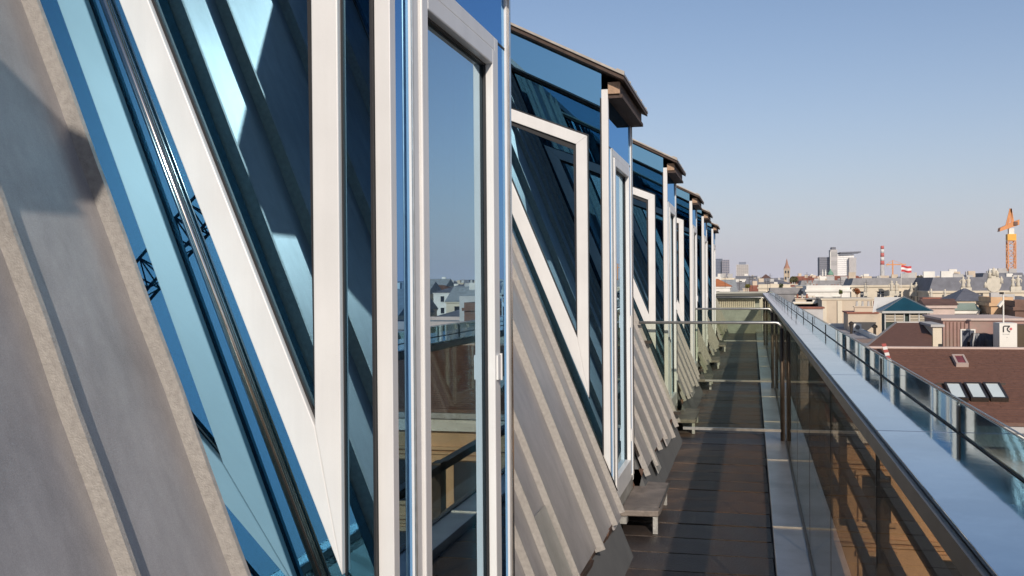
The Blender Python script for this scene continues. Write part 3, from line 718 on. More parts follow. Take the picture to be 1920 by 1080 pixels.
# ---- flat roof with air conditioner
r = house_('flat_roofed_house', 'flat pale grey roof with a white air conditioner left of the brown hipped roof', 'house', at(1500, 655, 72).x, at(1700, 655, 72).x, 72, 112, GZ, at(1600, 655, 72).z - .7, CM['plaster_white'], cmat('gravel_roof', (.36, .33, .32), var=.2, scale=.9), kind='flat', rows=0)
zr = r.location.z + (at(1600, 655, 72).z - .7 - GZ) + .43
def roof_unit(px, D, wd, label, cat='air conditioner'):
    p = at(px, 600, D); q = empty('air_conditioner', (p.x, D, zr)); tag(q, label, cat)
    MB().box(-wd / 2, wd / 2, 0, .4, .15, .15 + wd * .95).build('casing', CM['plaster_white'], q, bevel=.03)
    MB().prism([(.0 + wd * .30 * math.cos(t), .15 + wd * .48 + wd * .30 * math.sin(t)) for t in [i * math.pi / 8 for i in range(16)]], -.03, -.002).build('fan_grille', cmat('fan_grey', (.2, .19, .18)), q)
    MB().box(-wd / 2 + .05, -wd / 2 + .15, .05, .35, 0, .149).build('foot', MT['dark_metal'], q); MB().box(wd / 2 - .15, wd / 2 - .05, .05, .35, 0, .149).build('foot', MT['dark_metal'], q)
roof_unit(1608, 100, .72, 'white air conditioner unit with round fan on the flat grey roof')
for k, (px, D) in enumerate(((1596, 98), (1640, 92))):
    p = at(px, 610, D); q = empty('roof_vent', (p.x, D, zr)); tag(q, ['small dark vent pipe left of the air conditioner', 'small dark vent pipe between the air conditioner and the teal pavilion'][k], 'vent')
    MB().lathe((0, 0, 0), [(.12, 0), (.12, .8), (.24, .85), (.24, 1.0), (.05, 1.15)]).build('pipe', MT['dark_metal'], q)
p = at(1622, 622, 84); q = MB().box(-1.6, 1.6, 0, .9, 0, .3).build('roof_duct', cmat('duct', (.17, .13, .12))); q.location = (p.x, 84, zr); tag(q, 'long low dark duct lying on the flat grey roof in front of the air conditioner', 'duct')

# ---- teal pavilion
D = 90; ap = at(1693, 556, D + 2.6); ev0, ev1 = at(1655, 583, D), at(1739, 583, D); el0 = at(1638, 580, D)
bz = at(1690, 604, D).z
pv = empty('teal_pavilion', (ap.x, D, bz - 1)); tag(pv, 'pavilion with dark teal pyramid roof on slatted walls', 'pavilion')
hw = (ev1.x - ev0.x) / 2 + .25; hz_ = ev0.z - bz + 1; hz2 = ap.z - bz + 1
teal = mat('teal_roof', (.018, .085, .12), rough=.35, metal=.3, var=.15, scale=.8)
base_ = [(-hw, 0, hz_), (hw, 0, hz_), (hw, 2 * hw, hz_), (-hw, 2 * hw, hz_)]
for i in range(4):
    a_, b_ = base_[i], base_[(i + 1) % 4]
    mb = MB(); n = len(mb.v); mb.v += [a_, b_, (0, hw, hz2)]; mb.f.append((0, 1, 2)); mb.build('roof_face', teal, pv)
    MB().bar(a_, (0, hw, hz2), .09, .09).build('roof_rib', MT['brushed'], pv)
MB().box(-hw, hw, 0, 2 * hw, hz_ - .2, hz_ - .01).build('eave_band', MT['brushed'], pv)
hb = hw * .86
MB().box(-hb + .1, hb - .1, .5, 2 * hw - .5, 0, hz_ - .21).build('inner_wall', cmat('pav_dark', (.03, .05, .045)), pv)
for i in range(5):
    zz = 1.0 + (hz_ - 1.3) * i / 5
    for q in range(2):
        MB().box(-hb if q == 0 else .25, -.25 if q == 0 else hb, .34, .42, zz, zz + .07).build('slat', CM['plaster_cream'], pv)
for xx in (-hb, -hb * .55, -.22, .22, hb * .55, hb):
    MB().box(xx - .05, xx + .05, .30, .40, 0, hz_ - .2).build('post', MT['brushed'], pv)
# pale sail beside it
s0, s1, s2 = at(1650, 556, 97), at(1637, 583, 95), at(1676, 557, 97)
r = MB().hexa([at(1636, 586, 95), at(1652, 582, 95), at(1690, 560, 99), at(1640, 560, 99), at(1636, 585, 95), at(1652, 581, 95), at(1690, 557, 99), at(1640, 557, 99)]).build('sloping_roof', CM['plaster_white']); tag(r, 'plain white sloping roof sheet directly behind the teal pyramid', 'roof sheet')
# white plaster wedge block below the pavilion
simple('plant_room', 'low plaster plant room with tall pipes left of the teal pavilion', 'plant room', 1590, 1646, 588, 606, 104, 5, CM['plaster_sand'], cap=CM['roof_red'], base=GZ)

# ---- attic walls (beige) between parapet and pavilion
r, a, b, h = simple('attic_wall', 'plain sand coloured attic wall with small niche and pale cornice', 'attic', 1541, 1640, 562, 625, 118, 8, CM['plaster_sand'], base=GZ, cap=CM['plaster_cream'])
x0, zt_ = lx_(1571, 575, 118, r); x1, zb_ = lx_(1579, 587, 118, r)
MB().box(x0, x1, -.05, .02, zb_, zt_).build('niche', CM['roof_red'], r)
for px in (1541, 1570, 1608, 1634):
    x0, _ = lx_(px, 575, 118, r); MB().box(x0, x0 + .5, -.2, -.001, h - 4, h - .1).build('pilaster', CM['plaster_cream'], r)
r, a, b, h = simple('attic_wall', 'sand attic wall with balustrade directly beyond the far end of the coping', 'attic', 1490, 1528, 570, 610, 125, 6, CM['plaster_sand'], base=GZ, cap=CM['plaster_cream'])
def baluster_row(r, a, b, z, m, y=0, n=None, w_=.14, h_=.6):
    n = n or int((b - a) / .42)
    MB().box(a, b, y - .15, y + .15, z, z + .12).build('plinth', m, r)
    for i in range(n):
        x = a + (b - a) * (i + .5) / n
        MB().lathe((x, y, z + .121), [(w_ * .7, 0), (w_ * .45, h_ * .15), (w_, h_ * .4), (w_ * .4, h_ * .75), (w_ * .7, h_)], 6).build('baluster', m, r)
    MB().box(a, b, y - .2, y + .2, z + .122 + h_, z + .25 + h_).build('handrail', m, r)
baluster_row(r, a, b, h + .15, CM['plaster_cream'], .5)

# ---- wing across the end of the walkway
D = 58
xw0, xw1, y0_, y1_, _, zt_ = block(1300, 1424, 547, D, 9)
wg = empty('end_wing', ((xw0 + xw1) / 2, D, GZ)); tag(wg, 'grey stone wing with classical cornice and columns beyond the end of the walkway', 'building')
stone = cmat('grey_stone', (.36, .35, .30), var=.15, scale=.9, stain=(.24, .24, .20)); 
a, b = xw0 - wg.location.x, xw1 - wg.location.x; h = zt_ - GZ
MB().box(a, b, .5, 9, 0, h - .12).build('wall', stone, wg)
for (zz0, zz1, yo) in ((-.10, .0, -.5), (-.20, -.101, -.35), (-.34, -.202, -.15), (-.44, -.341, .05), (-.98, -.90, .1), (-1.10, -.981, -.1), (-1.50, -1.42, .2), (-1.9, -1.8, .05)):
    MB().box(a - .3 + yo * -.3, b + .1 - yo * .5, yo, .499, h + zz0, h + zz1).build('cornice_band', stone, wg)
n = 26
for i in range(n):
    x = a + .6 + (b - a - .9) * i / (n - 1)
    MB().lathe((x, .32, h - .899), [(.055, 0), (.04, .04), (.04, .40), (.06, .44), (.06, .457)], 8).build('column', CM['plaster_cream'], wg)
for i in range(7):
    x = b - .55 - i * .75
    wn = MB().box(x - .2, x + .2, .42, .51, h - 2.9, h - 2.05).build('window', MW, wg)
    MB().box(x - .27, x - .2, .38, .5, h - 2.95, h - 2.0).box(x + .2, x + .27, .38, .5, h - 2.95, h - 2.0).box(x - .27, x + .27, .34, .5, h - 1.999, h - 1.92).build('frame', stone, wn)

# ---- cream palace block with attic windows (middle)
def palace(name, label, px0, px1, pyt, D, depth, _n, wall, roofm, roof_h, **k):
    x0, x1, y0, y1, z0, z1 = block(px0, px1, pyt, D, depth)
    return house_(name, label, 'building', x0, x1, y0, y1, z0, z1, wall, roofm, roof_h, **k)
palace('palace_block', 'long cream attic storey with dark square windows under a grey mansard left of centre statues', 1596, 1739, 538, 165, 14, 1, CM['plaster_cream'], CM['roof_grey'], 1.1, kind='mansard', rows=1, single=True, win=(1.0, 1.0, 2.5, 3.3), chim=9, seed=4)
palace('palace_block', 'broad cream building with long slate roof below the orange crane', 1742, 1960, 549, 150, 16, 1, CM['plaster_cream'], CM['roof_slate'], 1.9, kind='mansard', rows=2, single=True, win=(.8, 1.1, 3.6, 3.0), chim=8, seed=9)
palace('terrace_house', 'white set back storey with low terrace wall left of the cream attic', 1512, 1594, 547, 140, 10, 1, CM['plaster_white'], CM['roof_zinc'], .8, kind='flat', rows=1, single=True, win=(.9, .9, 2.2, 3), seed=3)
palace('gabled_house', 'low sand house with slate gable between attic wall and cream building', 1795, 1855, 570, 105, 8, 1, CM['plaster_sand'], CM['roof_slate'], 1.2, kind='hip', rows=1, single=True, win=(.6, .7, 1.6, 3), seed=1)
palace('green_roofed_house', 'pale house with greenish metal roof right of the teal pavilion', 1765, 1832, 588, 98, 5, 1, CM['plaster_white'], cmat('green_metal', (.30, .36, .29)), .6, kind='gable', rows=0, seed=1)
palace('timbered_house', 'small ochre house with dark framing behind the camera mast', 1858, 1900, 574, 96, 5, 1, tan, CM['roof_brown'], .5, kind='flat', rows=1, single=True, win=(.5, .7, .8, 3), seed=1)
palace('brick_house', 'dark brown flat roofed house at the right edge beyond the white box', 1903, 1990, 582, 92, 6, 1, CM['roof_brown'], CM['roof_grey'], .5, kind='flat', rows=1, single=True, win=(.6, .8, 1.6, 3), seed=1)
palace('balcony_house', 'pale house with row of small panes directly right of the teal roof', 1739, 1790, 578, 94, 4, 1, CM['plaster_pink'], CM['roof_brown'], .5, kind='gable', rows=1, single=True, win=(.3, .35, .55, 3), seed=1)

# ---- statues on the balustrades
st = cmat('pale_stone', (.58, .52, .42), var=.1, scale=2)
def statue(px, py0, py1, D, label, grp='stone statues on the balustrades', wide=1.0, urn=False):
    p = at(px, py1, D); hh = at(px, py0, D).z - p.z
    r = empty('roof_statue', p); tag(r, label, 'statue', grp)
    MB().box(-.2 * hh * wide, .2 * hh * wide, -.2 * hh, .2 * hh, -.5, .12 * hh).build('pedestal', st, r)
    if urn: prof = [(.10, .121), (.05, .2), (.17, .42), (.20, .58), (.09, .72), (.12, .78), (.03, .95), (.001, 1)]
    else: prof = [(.17, .121), (.15, .30), (.11, .50), (.16, .66), (.15, .76), (.06, .81), (.075, .86), (.085, .92), (.06, .98), (.01, 1)]
    MB().lathe((0, 0, 0), [(a * hh * wide, b * hh) for a, b in prof], 9).build('figure', st, r, smooth=True)
    if not urn:
        s_ = 1 if int(px) % 2 else -1
        MB().tube([(s_ * .13 * hh * wide, 0, .74 * hh), (s_ * .26 * hh * wide, -.03, .60 * hh), (s_ * .20 * hh * wide, -.1, .44 * hh)], [.05 * hh, .04 * hh, .03 * hh], 6).build('arm', st, r)
    return r
for i, (px, a, b, D, l) in enumerate([
    (1623, 531, 549, 160, 'stone figure near the left end of the cream attic roof'),
    (1672, 526, 548, 160, 'left stone figure of the pair beside the flagpole'),
    (1681, 527, 548, 160, 'right stone figure of the pair beside the flagpole'),
    (1709, 530, 549, 160, 'leaning stone figure on the cream attic right of the flagpole'),
    (1718, 529, 549, 160, 'stone figure at the right end of the cream attic'),
    (1746, 541, 560, 145, 'stone figure at the left corner of the broad cream building'),
    (1772, 542, 560, 145, 'stone figure next to the black window of the broad cream building'),
    (1806, 518, 542, 145, 'left statue of the pair on the slate roof edge'),
    (1816, 518, 542, 145, 'right statue of the pair on the slate roof edge'),
    (1899, 518, 540, 145, 'left statue of the pair under the orange crane'),
    (1909, 516, 540, 145, 'right statue of the pair under the orange crane')]): statue(px, a, b, D, l)
# big cartouche group
p = at(1863, 548, 144); hh = at(1863, 504, 144).z - p.z
r = empty('cartouche_group', p); tag(r, 'large oval stone cartouche topped by figures above the broad cream building', 'sculpture')
mb = MB().prism([(.30 * hh * math.cos(t) , .36 * hh + .38 * hh * math.sin(t)) for t in [i * math.pi / 10 for i in range(20)]], -.25, .25); mb.build('shield', st, r, bevel=.1)
for (x, z, s_) in ((-.16, .62, .30), (.14, .66, .28), (0, .72, .34), (-.33, .2, .25), (.30, .38, .3)):
    MB().lathe((x * hh, -.1, z * hh), [(a * s_ * hh, b * s_ * hh) for a, b in ((.30, 0), (.22, .45), (.30, .62), (.1, .75), (.16, .86), (.02, 1))], 8).build('figure', st, r, smooth=True)

# ---- flag
p = at(1689.5, 540, 158); hh = at(1689.5, 496, 158).z - p.z
r = empty('flagpole', p); tag(r, 'white flagpole with waving red white red flag above the cream attic', 'flag')
MB().tube([(0, 0, 0), (0, 0, hh)], .04, 8).build('pole', CM['plaster_white'], r)
fl = 17 / F * 158; fh = 11.5 / F * 158
fr_, fw_ = cmat('flag_red', (.55, .06, .06)), cmat('flag_white', (.8, .78, .76))
for i in range(3):
    mb = MB(); N_ = 14
    for j in range(N_):
        def fp(t, s_): return (.04 + fl * t, .12 * math.sin(t * 7), hh - .1 - fh * s_ - fh * .22 * t + .05 * math.sin(t * 8))
        mb.quad(fp(j / N_, (i + 1) / 3), fp((j + 1) / N_, (i + 1) / 3), fp((j + 1) / N_, i / 3), fp(j / N_, i / 3))
    mb.build('stripe', fr_ if i != 1 else fw_, r)

# ---- orange tower crane on the right
D = 320; k = D / F; cxm = 1896
p = at(cxm, 520, D); p.z -= 18; cr = empty('tower_crane', p); tag(cr, 'orange luffing tower crane standing at the right edge of the skyline', 'crane')
org = cmat('crane_orange', (.62, .24, .07), rough=.5, scale=.3); 
def Z(py): return at(cxm, py, D).z - p.z
hw = 6 * k; zt_ = Z(452); n = 16; mb = MB()
for sx_, sy_ in ((-1, -1), (1, -1), (1, 1), (-1, 1)): MB().box(sx_ * hw - .14, sx_ * hw + .14, sy_ * hw - .14, sy_ * hw + .14, 0, zt_).build('mast_chord', org, cr)
for i in range(n):
    za, zc = zt_ * i / n, zt_ * (i + 1) / n
    for (A_, B_) in (((-hw, -hw), (hw, -hw)), ((hw, -hw), (hw, hw)), ((hw, hw), (-hw, hw)), ((-hw, hw), (-hw, -hw))):
        if i % 2: A_, B_ = B_, A_
        mb.bar((*A_, za), (*B_, zc), .14); mb.bar((*A_, zc), (*B_, zc), .12)
mb.build('mast_lattice', org, cr)
MB().box(-hw * 1.15, hw * 1.15, -hw * 1.15, hw * 1.15, Z(451), Z(439)).build('slewing_ring', cmat('crane_yellow', (.75, .38, .04), rough=.5), cr)
MB().box(-hw * .7, hw * .7, -hw * .7, hw * .7, Z(438.9), Z(428)).build('cab', CM['plaster_white'], cr)
MB().hexa([(-19 * k, -1, Z(434)), (12 * k, -1, Z(422)), (13 * k, 2, Z(422)), (-19 * k, 2, Z(434)), (-18 * k, -1, Z(427)), (12 * k, -1, Z(412)), (13 * k, 2, Z(412)), (-18 * k, 2, Z(427))]).build('machinery_deck', org, cr)
MB().box(3 * k, 9 * k, -1.3, -1.01, Z(423), Z(416)).build('winch', CM['roof_brown'], cr)
for a_ in (-8, -5, 2, 5): MB().bar((a_ * k, 0, Z(424)), ((.3 if a_ > -6 else -1) * k, 0, Z(391)), .35).build('jib_chord', org, cr)
mb = MB()
for i in range(8):
    t = i / 8; t2 = (i + 1) / 8; f_ = lambda a_, e_, t: ((a_ + (e_ - a_) * t) * k, 0, Z(424 - 33 * t))
    mb.bar(f_(-6, -.5, t), f_(4, .5, t2), .2); mb.bar(f_(-6, -.5, t), f_(4, .5, t), .15)
mb.build('jib_lattice', org, cr)
# second crane, thin, far
D = 900; k = D / F; p = at(1674, 520, D); p.z -= 20; r = empty('tower_crane', p); tag(r, 'small distant orange crane with long level jib left of the flag', 'crane')
zt_ = at(1674, 497, D).z - p.z
MB().box(-.5, .5, -.5, .5, 0, zt_ + 1.5).build('mast', org, r); MB().box(-11 * k, 22 * k, -.4, .4, zt_, zt_ + .9).build('jib', org, r); MB().box(-11 * k, -7 * k, -.6, .6, zt_ - 1.6, zt_ - .01).build('counterweight', CM['plaster_grey'], r)
MB().bar((0, 0, zt_ + 4), (16 * k, 0, zt_ + 1), .3).build('tie', org, r); MB().bar((0, 0, zt_ + 4), (-9 * k, 0, zt_ + 1), .3).build('tie', org, r); MB().box(-.4, .4, -.4, .4, zt_ + 1.51, zt_ + 4).build('mast_head', org, r)

# ---- striped chimney
D = 1500; k = D / F; p = at(1654.5, 522, D); p.z = GZ; H_ = at(1654.5, 461, D).z - GZ; H0 = at(1654.5, 522, D).z - GZ
r = empty('striped_chimney', p); tag(r, 'tall power station chimney banded red and white', 'chimney')
cr_, cw_ = cmat('chimney_red', (.50, .12, .10)), cmat('chimney_white', (.62, .60, .57))
MB().lathe((0, 0, 0), [(4.6 * k, 0), (3.9 * k, H0), (3.6 * k, H0 + (H_ - H0) * .42)], 20).build('shaft', CM['plaster_grey'], r, smooth=True)
zz = [H0 + (H_ - H0) * t for t in (.42, .54, .66, .78, .90, 1.0)]
for i in range(5): MB().lathe((0, 0, 0), [((3.6 - i * .15) * k, zz[i]), ((3.45 - i * .15) * k, zz[i + 1])], 20).build('band', cr_ if i % 2 == 0 else cw_, r, smooth=True)
MB().box(-6.5 * k, 10 * k, -8, 8, 0, H0 + 4).build('boiler_house', CM['plaster_sand'], r)

# ---- hospital towers
def tower(px0, px1, py, D, depth, wall, label, name='tower_block', floors=12, cols=8, band=None, capm=None, group=None):
    x0, x1, y0, y1, z0, z1 = block(px0, px1, py, D, depth)
    r = empty(name, ((x0 + x1) / 2, D, GZ)); tag(r, label, 'tower', group); a, b, h = x0 - r.location.x, x1 - r.location.x, z1 - GZ
    MB().box(a, b, 0, depth, 0, h).build('wall', wall, r)
    fh_ = (h + 5) / (floors * 1.6)
    for i in range(floors):
        z = h - fh_ * (i + .75)
        MB().box(a + .02 * (b - a), b - .02 * (b - a), -.8, -.02, z, z + fh_ * .5).build('window_band', band or MW, r)
    if cols:
        for i in range(cols + 1):
            x = a + (b - a) * i / cols; MB().box(x - .5, x + .5, -1.2, -.81, 0, h).build('pier', wall, r)
    if capm: MB().box(a + (b - a) * .2, b - (b - a) * .2, 2, depth - 2, h + .01, h + 6).build('roof_plant', capm, r)
    return r, a, b, h
bg_ = cmat('tower_hazed', (.20, .22, .27)); gl = cmat('tower_glass', (.10, .12, .17), rough=.3)  # distance haze put into the twin tower's bluish colour
tower(1330, 1354, 485, 2600, 40, bg_, 'left bluish half of the twin office tower beside the last dormer', floors=14, cols=0, band=gl)
tower(1354, 1367, 487, 2590, 40, cmat('tower_mauve', (.34, .31, .33)), 'right gridded half of the twin office tower with white horizontal bands', floors=12, cols=4, band=gl)
tower(1381, 1403, 496, 2400, 50, cmat('tower_cream', (.50, .46, .42)), 'slim cream tower block with dark roof plant', floors=12, cols=6, band=cmat('band_cream', (.36, .33, .31)), capm=bg_)
gd, gw = cmat('hospital_dark', (.15, .15, .17)), cmat('hospital_white', (.84, .81, .78))
tower(1536, 1562, 482, 2500, 60, gd, 'dark grey left wing of the big hospital block', floors=12, cols=0, band=cmat('band_grey', (.22, .22, .25)))
tower(1557, 1570, 468, 2480, 50, cmat('hospital_core', (.45, .42, .40)), 'tall narrow core between the two wings of the hospital block', floors=3, cols=0, band=cmat('hospital_core2', (.38, .36, .34)), capm=gd)
r, a, b, h = tower(1570, 1601, 477, 2500, 60, gw, 'bright white right wing of the hospital block under a dark projecting roof', floors=12, cols=0, band=cmat('band_white', (.66, .65, .64)))
MB().hexa([(a + 6, -12, h + 2), (b + 15, -12, h + 3.5), (b + 15, 70, h + 3.5), (a + 6, 70, h + 2), (a + 6, -12, h + 5.5), (b + 15, -12, h + 6.5), (b + 15, 70, h + 6.5), (a + 6, 70, h + 5.5)]).build('projecting_roof', gd, r)
MB().box(b - 12, b + 4, -14, -1.0, 0, h - 8).build('stair_tower', cmat('hospital_core', (.45, .42, .40)), r)

# ---- church spire and small green dome
D = 900; k = D / F; p = at(1475.5, 530, D); p.z = GZ; r = empty('church_tower', p); tag(r, 'slim stone church tower with reddish pointed spire', 'church')
h1, h2_ = at(1475, 505, D).z - GZ, at(1475, 486, D).z - GZ; tw = 5.2 * k
MB().box(-tw, tw, -tw, tw, 0, h1).build('tower', cmat('church_stone', (.48, .38, .27), stain=(.36, .29, .22)), r)
MB().box(-tw * 1.12, tw * 1.12, -tw * 1.12, tw * 1.12, h1 + .01, h1 + .7).build('cornice', CM['church_stone'], r)
MB().lathe((0, 0, h1 + .71), [(tw * 1.1, 0), (tw * .5, (h2_ - h1) * .4), (.1, h2_ - h1)], 8).build('spire', cmat('spire_red', (.36, .19, .13)), r)
for sx_ in (-.45, .45):
    for zz_ in (-3.5, -9): MB().box(sx_ * tw - .7, sx_ * tw + .7, -tw - .1, -tw + .1, h1 + zz_, h1 + zz_ + 2.4).build('window', MW, r)
MB().box(-tw * 3, tw * 4, tw, tw * 8, 0, h1 - 11).build('nave', CM['church_stone'], r)
D = 620; k = D / F; p = at(1558.5, 528, D); p.z = GZ; r = empty('domed_church', p); tag(r, 'small pinkish church with green copper dome in front of the hospital block', 'church')
h1, h2_ = at(1558, 516, D).z - GZ, at(1558, 503, D).z - GZ
MB().box(-8 * k, 9 * k, 0, 10, 0, h1).build('wall', CM['plaster_pink'], r)
MB().lathe((0, 5, h1), [(5.5 * k, 0), (4.6 * k, (h2_ - h1) * .35), (2 * k, (h2_ - h1) * .6), (1.4 * k, (h2_ - h1) * .7), (.2, h2_ - h1)], 14).build('dome', cmat('copper_green', (.16, .30, .22)), r, smooth=True)
MB().tube([(0, 5, h2_ - .5), (0, 5, h2_ + 10)], .3, 6).build('lantern_rod', CM['plaster_white'], r)
for sx_ in (-14, -9): MB().lathe((sx_ * k, 3, h1 - 2), [(1.3 * k, 0), (1.2 * k, 3.5), (.8 * k, 4.6), (.1, 5.6)], 8).build('turret', CM['plaster_white'], r)

# ---- individually recognisable mid-distance houses near the end of the walkway
def hs(px0, px1, pyt, D, depth, wall, roofm, rh, kind, label, rows=2, **kw):
    x0, x1, y0, y1, z0, z1 = block(px0, px1, pyt, D, depth)
    return house_('town_house', label, 'house', x0, x1, y0, y1, z0, z1, wall, roofm, rh, kind=kind, rows=rows, **kw)
hs(1322, 1377, 526, 330, 14, CM['plaster_cream'], CM['roof_grey'], 1.0, 'flat', 'long cream flat topped house right below the twin office tower', rows=1, chim=5)
hs(1318, 1369, 540, 210, 12, CM['plaster_white'], cmat('roof_orange', (.50, .17, .06)), 1.6, 'hip', 'white house with bright orange tiled roof below the twin office tower', rows=1)
hs(1424, 1449, 526, 420, 16, CM['plaster_white'], CM['roof_brown'], 2.3, 'hip', 'white house with brown hipped roof left of the church tower', rows=1)
hs(1380, 1419, 524, 480, 14, CM['plaster_white'], CM['roof_grey'], 1.4, 'gable', 'white gabled house below the slim cream tower block', rows=2, chim=2)
hs(1404, 1450, 535, 260, 14, CM['roof_slate'], CM['roof_slate'], .8, 'flat', 'dark slate clad attic at the far end of the coping', rows=0)
hs(1422, 1482, 541, 200, 10, CM['plaster_cream'], CM['roof_zinc'], .5, 'flat', 'low pale roof storey just above the far end of the coping', rows=1)
hs(1444, 1528, 551, 150, 12, CM['roof_grey'], CM['roof_zinc'], .5, 'flat', 'long grey roof with white ledge beyond the far coping', rows=0)
hs(1500, 1600, 538, 240, 12, CM['plaster_sand'], CM['roof_grey'], 1.2, 'mansard', 'sand coloured house with long grey mansard below the hospital block', rows=1, chim=7)
hs(1840, 1925, 530, 230, 14, CM['plaster_sand'], CM['roof_slate'], 1.8, 'mansard', 'sand building with dark flat slate roof behind the stone cartouche', rows=1, chim=6)
hs(1758, 1850, 529, 230, 14, CM['plaster_grey'], CM['roof_slate'], 1.6, 'hip', 'grey building with slate hipped roof left of the stone cartouche', rows=1, chim=3)
hs(1752, 1775, 523, 330, 10, CM['plaster_sand'], CM['roof_zinc'], .6, 'flat', 'boxy sand rooftop left of the slate hipped roof', rows=1)

# ---- the rest of the skyline
rnd = random.Random(21)
protos = []
types = [('pale', 1, 'grey', 0, 'gable'), ('cream', 0, 'brown', 1, 'hip'), ('sand coloured', 2, 'slate', 2, 'mansard'), ('rose plastered', 3, 'zinc', 3, 'flat'), ('white', 1, 'red', 4, 'gable'), ('grey', 4, 'grey', 0, 'flat'), ('cream', 0, 'zinc', 3, 'gable'), ('white', 1, 'slate', 2, 'hip')]
for i, (wn, wi, rn, ri, kd) in enumerate(types):
    wd, dp, hh = rnd.uniform(13, 22), rnd.uniform(11, 15), 20
    r = house_('city_house', '%s city house with %s %s roof in the far skyline' % (wn, rn, {'gable': 'gabled', 'hip': 'hipped', 'mansard': 'mansard', 'flat': 'flat'}[kd]), 'house', -wd / 2, wd / 2, 0, dp, 0, hh, CM[WALLS[wi][0]], CM[ROOFS[ri][0]], rnd.uniform(2.2, 3.8), kind=kd, rows=3, group='houses of the far skyline', chim=rnd.randint(2, 4), seed=i)
    protos.append(r)
used = set(); cnt = 0
spots = []
for D in (95, 135, 185):
    x = .27
    while x < .62: spots.append((D, x)); x += 17 / D * rnd.uniform(1.0, 1.4)
for D in (260, 330, 410, 500, 610, 740, 900, 1100, 1350, 1700, 2200):
    w0, w1 = -.06, .46
    step = 17 / D * (.92 if D < 700 else 1.2 + (D - 700) / 900)
    x = w0 + rnd.uniform(0, step)
    while x < w1:
        spots.append((D, x)); x += step * rnd.uniform(.9, 1.5)
LAND = [(1350, 'below the twin office tower'), (1392, 'below the slim cream tower block'), (1435, 'left of the church tower'), (1476, 'at the church tower'), (1512, 'left of the hospital block'),
        (1553, 'below the dark hospital wing'), (1588, 'below the white hospital wing'), (1625, 'right of the hospital block'), (1656, 'at the striped chimney'), (1690, 'near the flag'), (1735, 'right of the flag'),
        (1790, 'left of the stone cartouche'), (1863, 'behind the stone cartouche'), (1905, 'near the orange crane'), (2100, 'beyond the right edge'), (900, 'hidden by the dormers')]
ROW = {95: 'front row', 135: 'second near row', 185: 'third near row', 260: 'nearest row', 330: 'second row', 410: 'third row', 500: 'fourth row', 610: 'fifth row', 740: 'sixth row', 900: 'seventh row', 1100: 'eighth row', 1350: 'ninth row', 1700: 'tenth row', 2200: 'farthest row'}
def where(p):
    v = Vector(p) - EYE; px = 960 + F * v.dot(RT) / v.dot(fwd)
    return min(LAND, key=lambda q: abs(q[0] - px))[1]
seen = {}
for D, x in spots:
    X = D * x
    # tops just under or just over eye level, higher with distance
    topv = 34 - D / 12 + rnd.uniform(-6, 10) if D < 200 else rnd.uniform(-9, 7) if D < 500 else rnd.uniform(-6, 8)
    zt_ = 1.61 - topv / F * D - (max(0, (420 - D)) * .008 if D > 200 else 0)
    sc = rnd.uniform(.85, 1.15) * (1 + max(0, D - 900) / 1800)
    i = rnd.randrange(len(protos)); src = protos[i]
    o = src if i not in used else copy_tree(src); used.add(i); cnt += 1
    o.scale = (sc, sc, sc); o.location = (X, D + rnd.uniform(-15, 15), zt_ - 23 * sc); o.rotation_euler.z = rnd.choice([0, 0, math.radians(rnd.uniform(-25, 25)), math.radians(90)])
    wn, wi, rn_, ri, kd = types[i]
    lb = '%s house, %s %s roof, %s of the skyline, %s' % (wn, rn_, {'gable': 'gabled', 'hip': 'hipped', 'mansard': 'mansard', 'flat': 'flat'}[kd], ROW[D], where((X, D, zt_)))
    if len(lb.split()) > 15: lb = lb.replace(' of the skyline', '')
    if lb in seen:
        lb = lb.replace(' of the skyline', '').replace(' coloured', '').replace(' plastered', '').replace(', beyond', ' beyond')
        lb = next(q for q in [lb + ', ' + w_ for w_ in ('right one', 'larger one', 'third one', 'fourth one', 'fifth one', 'sixth one', 'seventh one')] if q not in seen)
    seen[lb] = 1; o['label'] = lb
print('city houses', cnt)
# rising ground that the far quarters stand on
hill = MB()
NX, prof_ = 40, [(180, -24), (240, -19), (420, -18), (700, -17), (1200, -12), (2000, -4), (3200, 6), (5200, 10)]
xs = [(-.4 + 1.1 * i / NX) for i in range(NX + 1)]
rnd2 = random.Random(4); grid = []
for (D, z) in prof_: grid.append([len(hill.v) + i for i in range(NX + 1)]); hill.v += [(x * D, D, z + (rnd2.uniform(-1, 1) * D * .0012 if D > 400 else 0)) for x in xs]
for a, b in zip(grid, grid[1:]):
    for i in range(NX): hill.f.append((a[i], a[i + 1], b[i + 1], b[i]))
tag(hill.build('hill', mat('hill_haze', (.22, .21, .22), rough=.95, var=.25, scale=.02)), kind='structure')

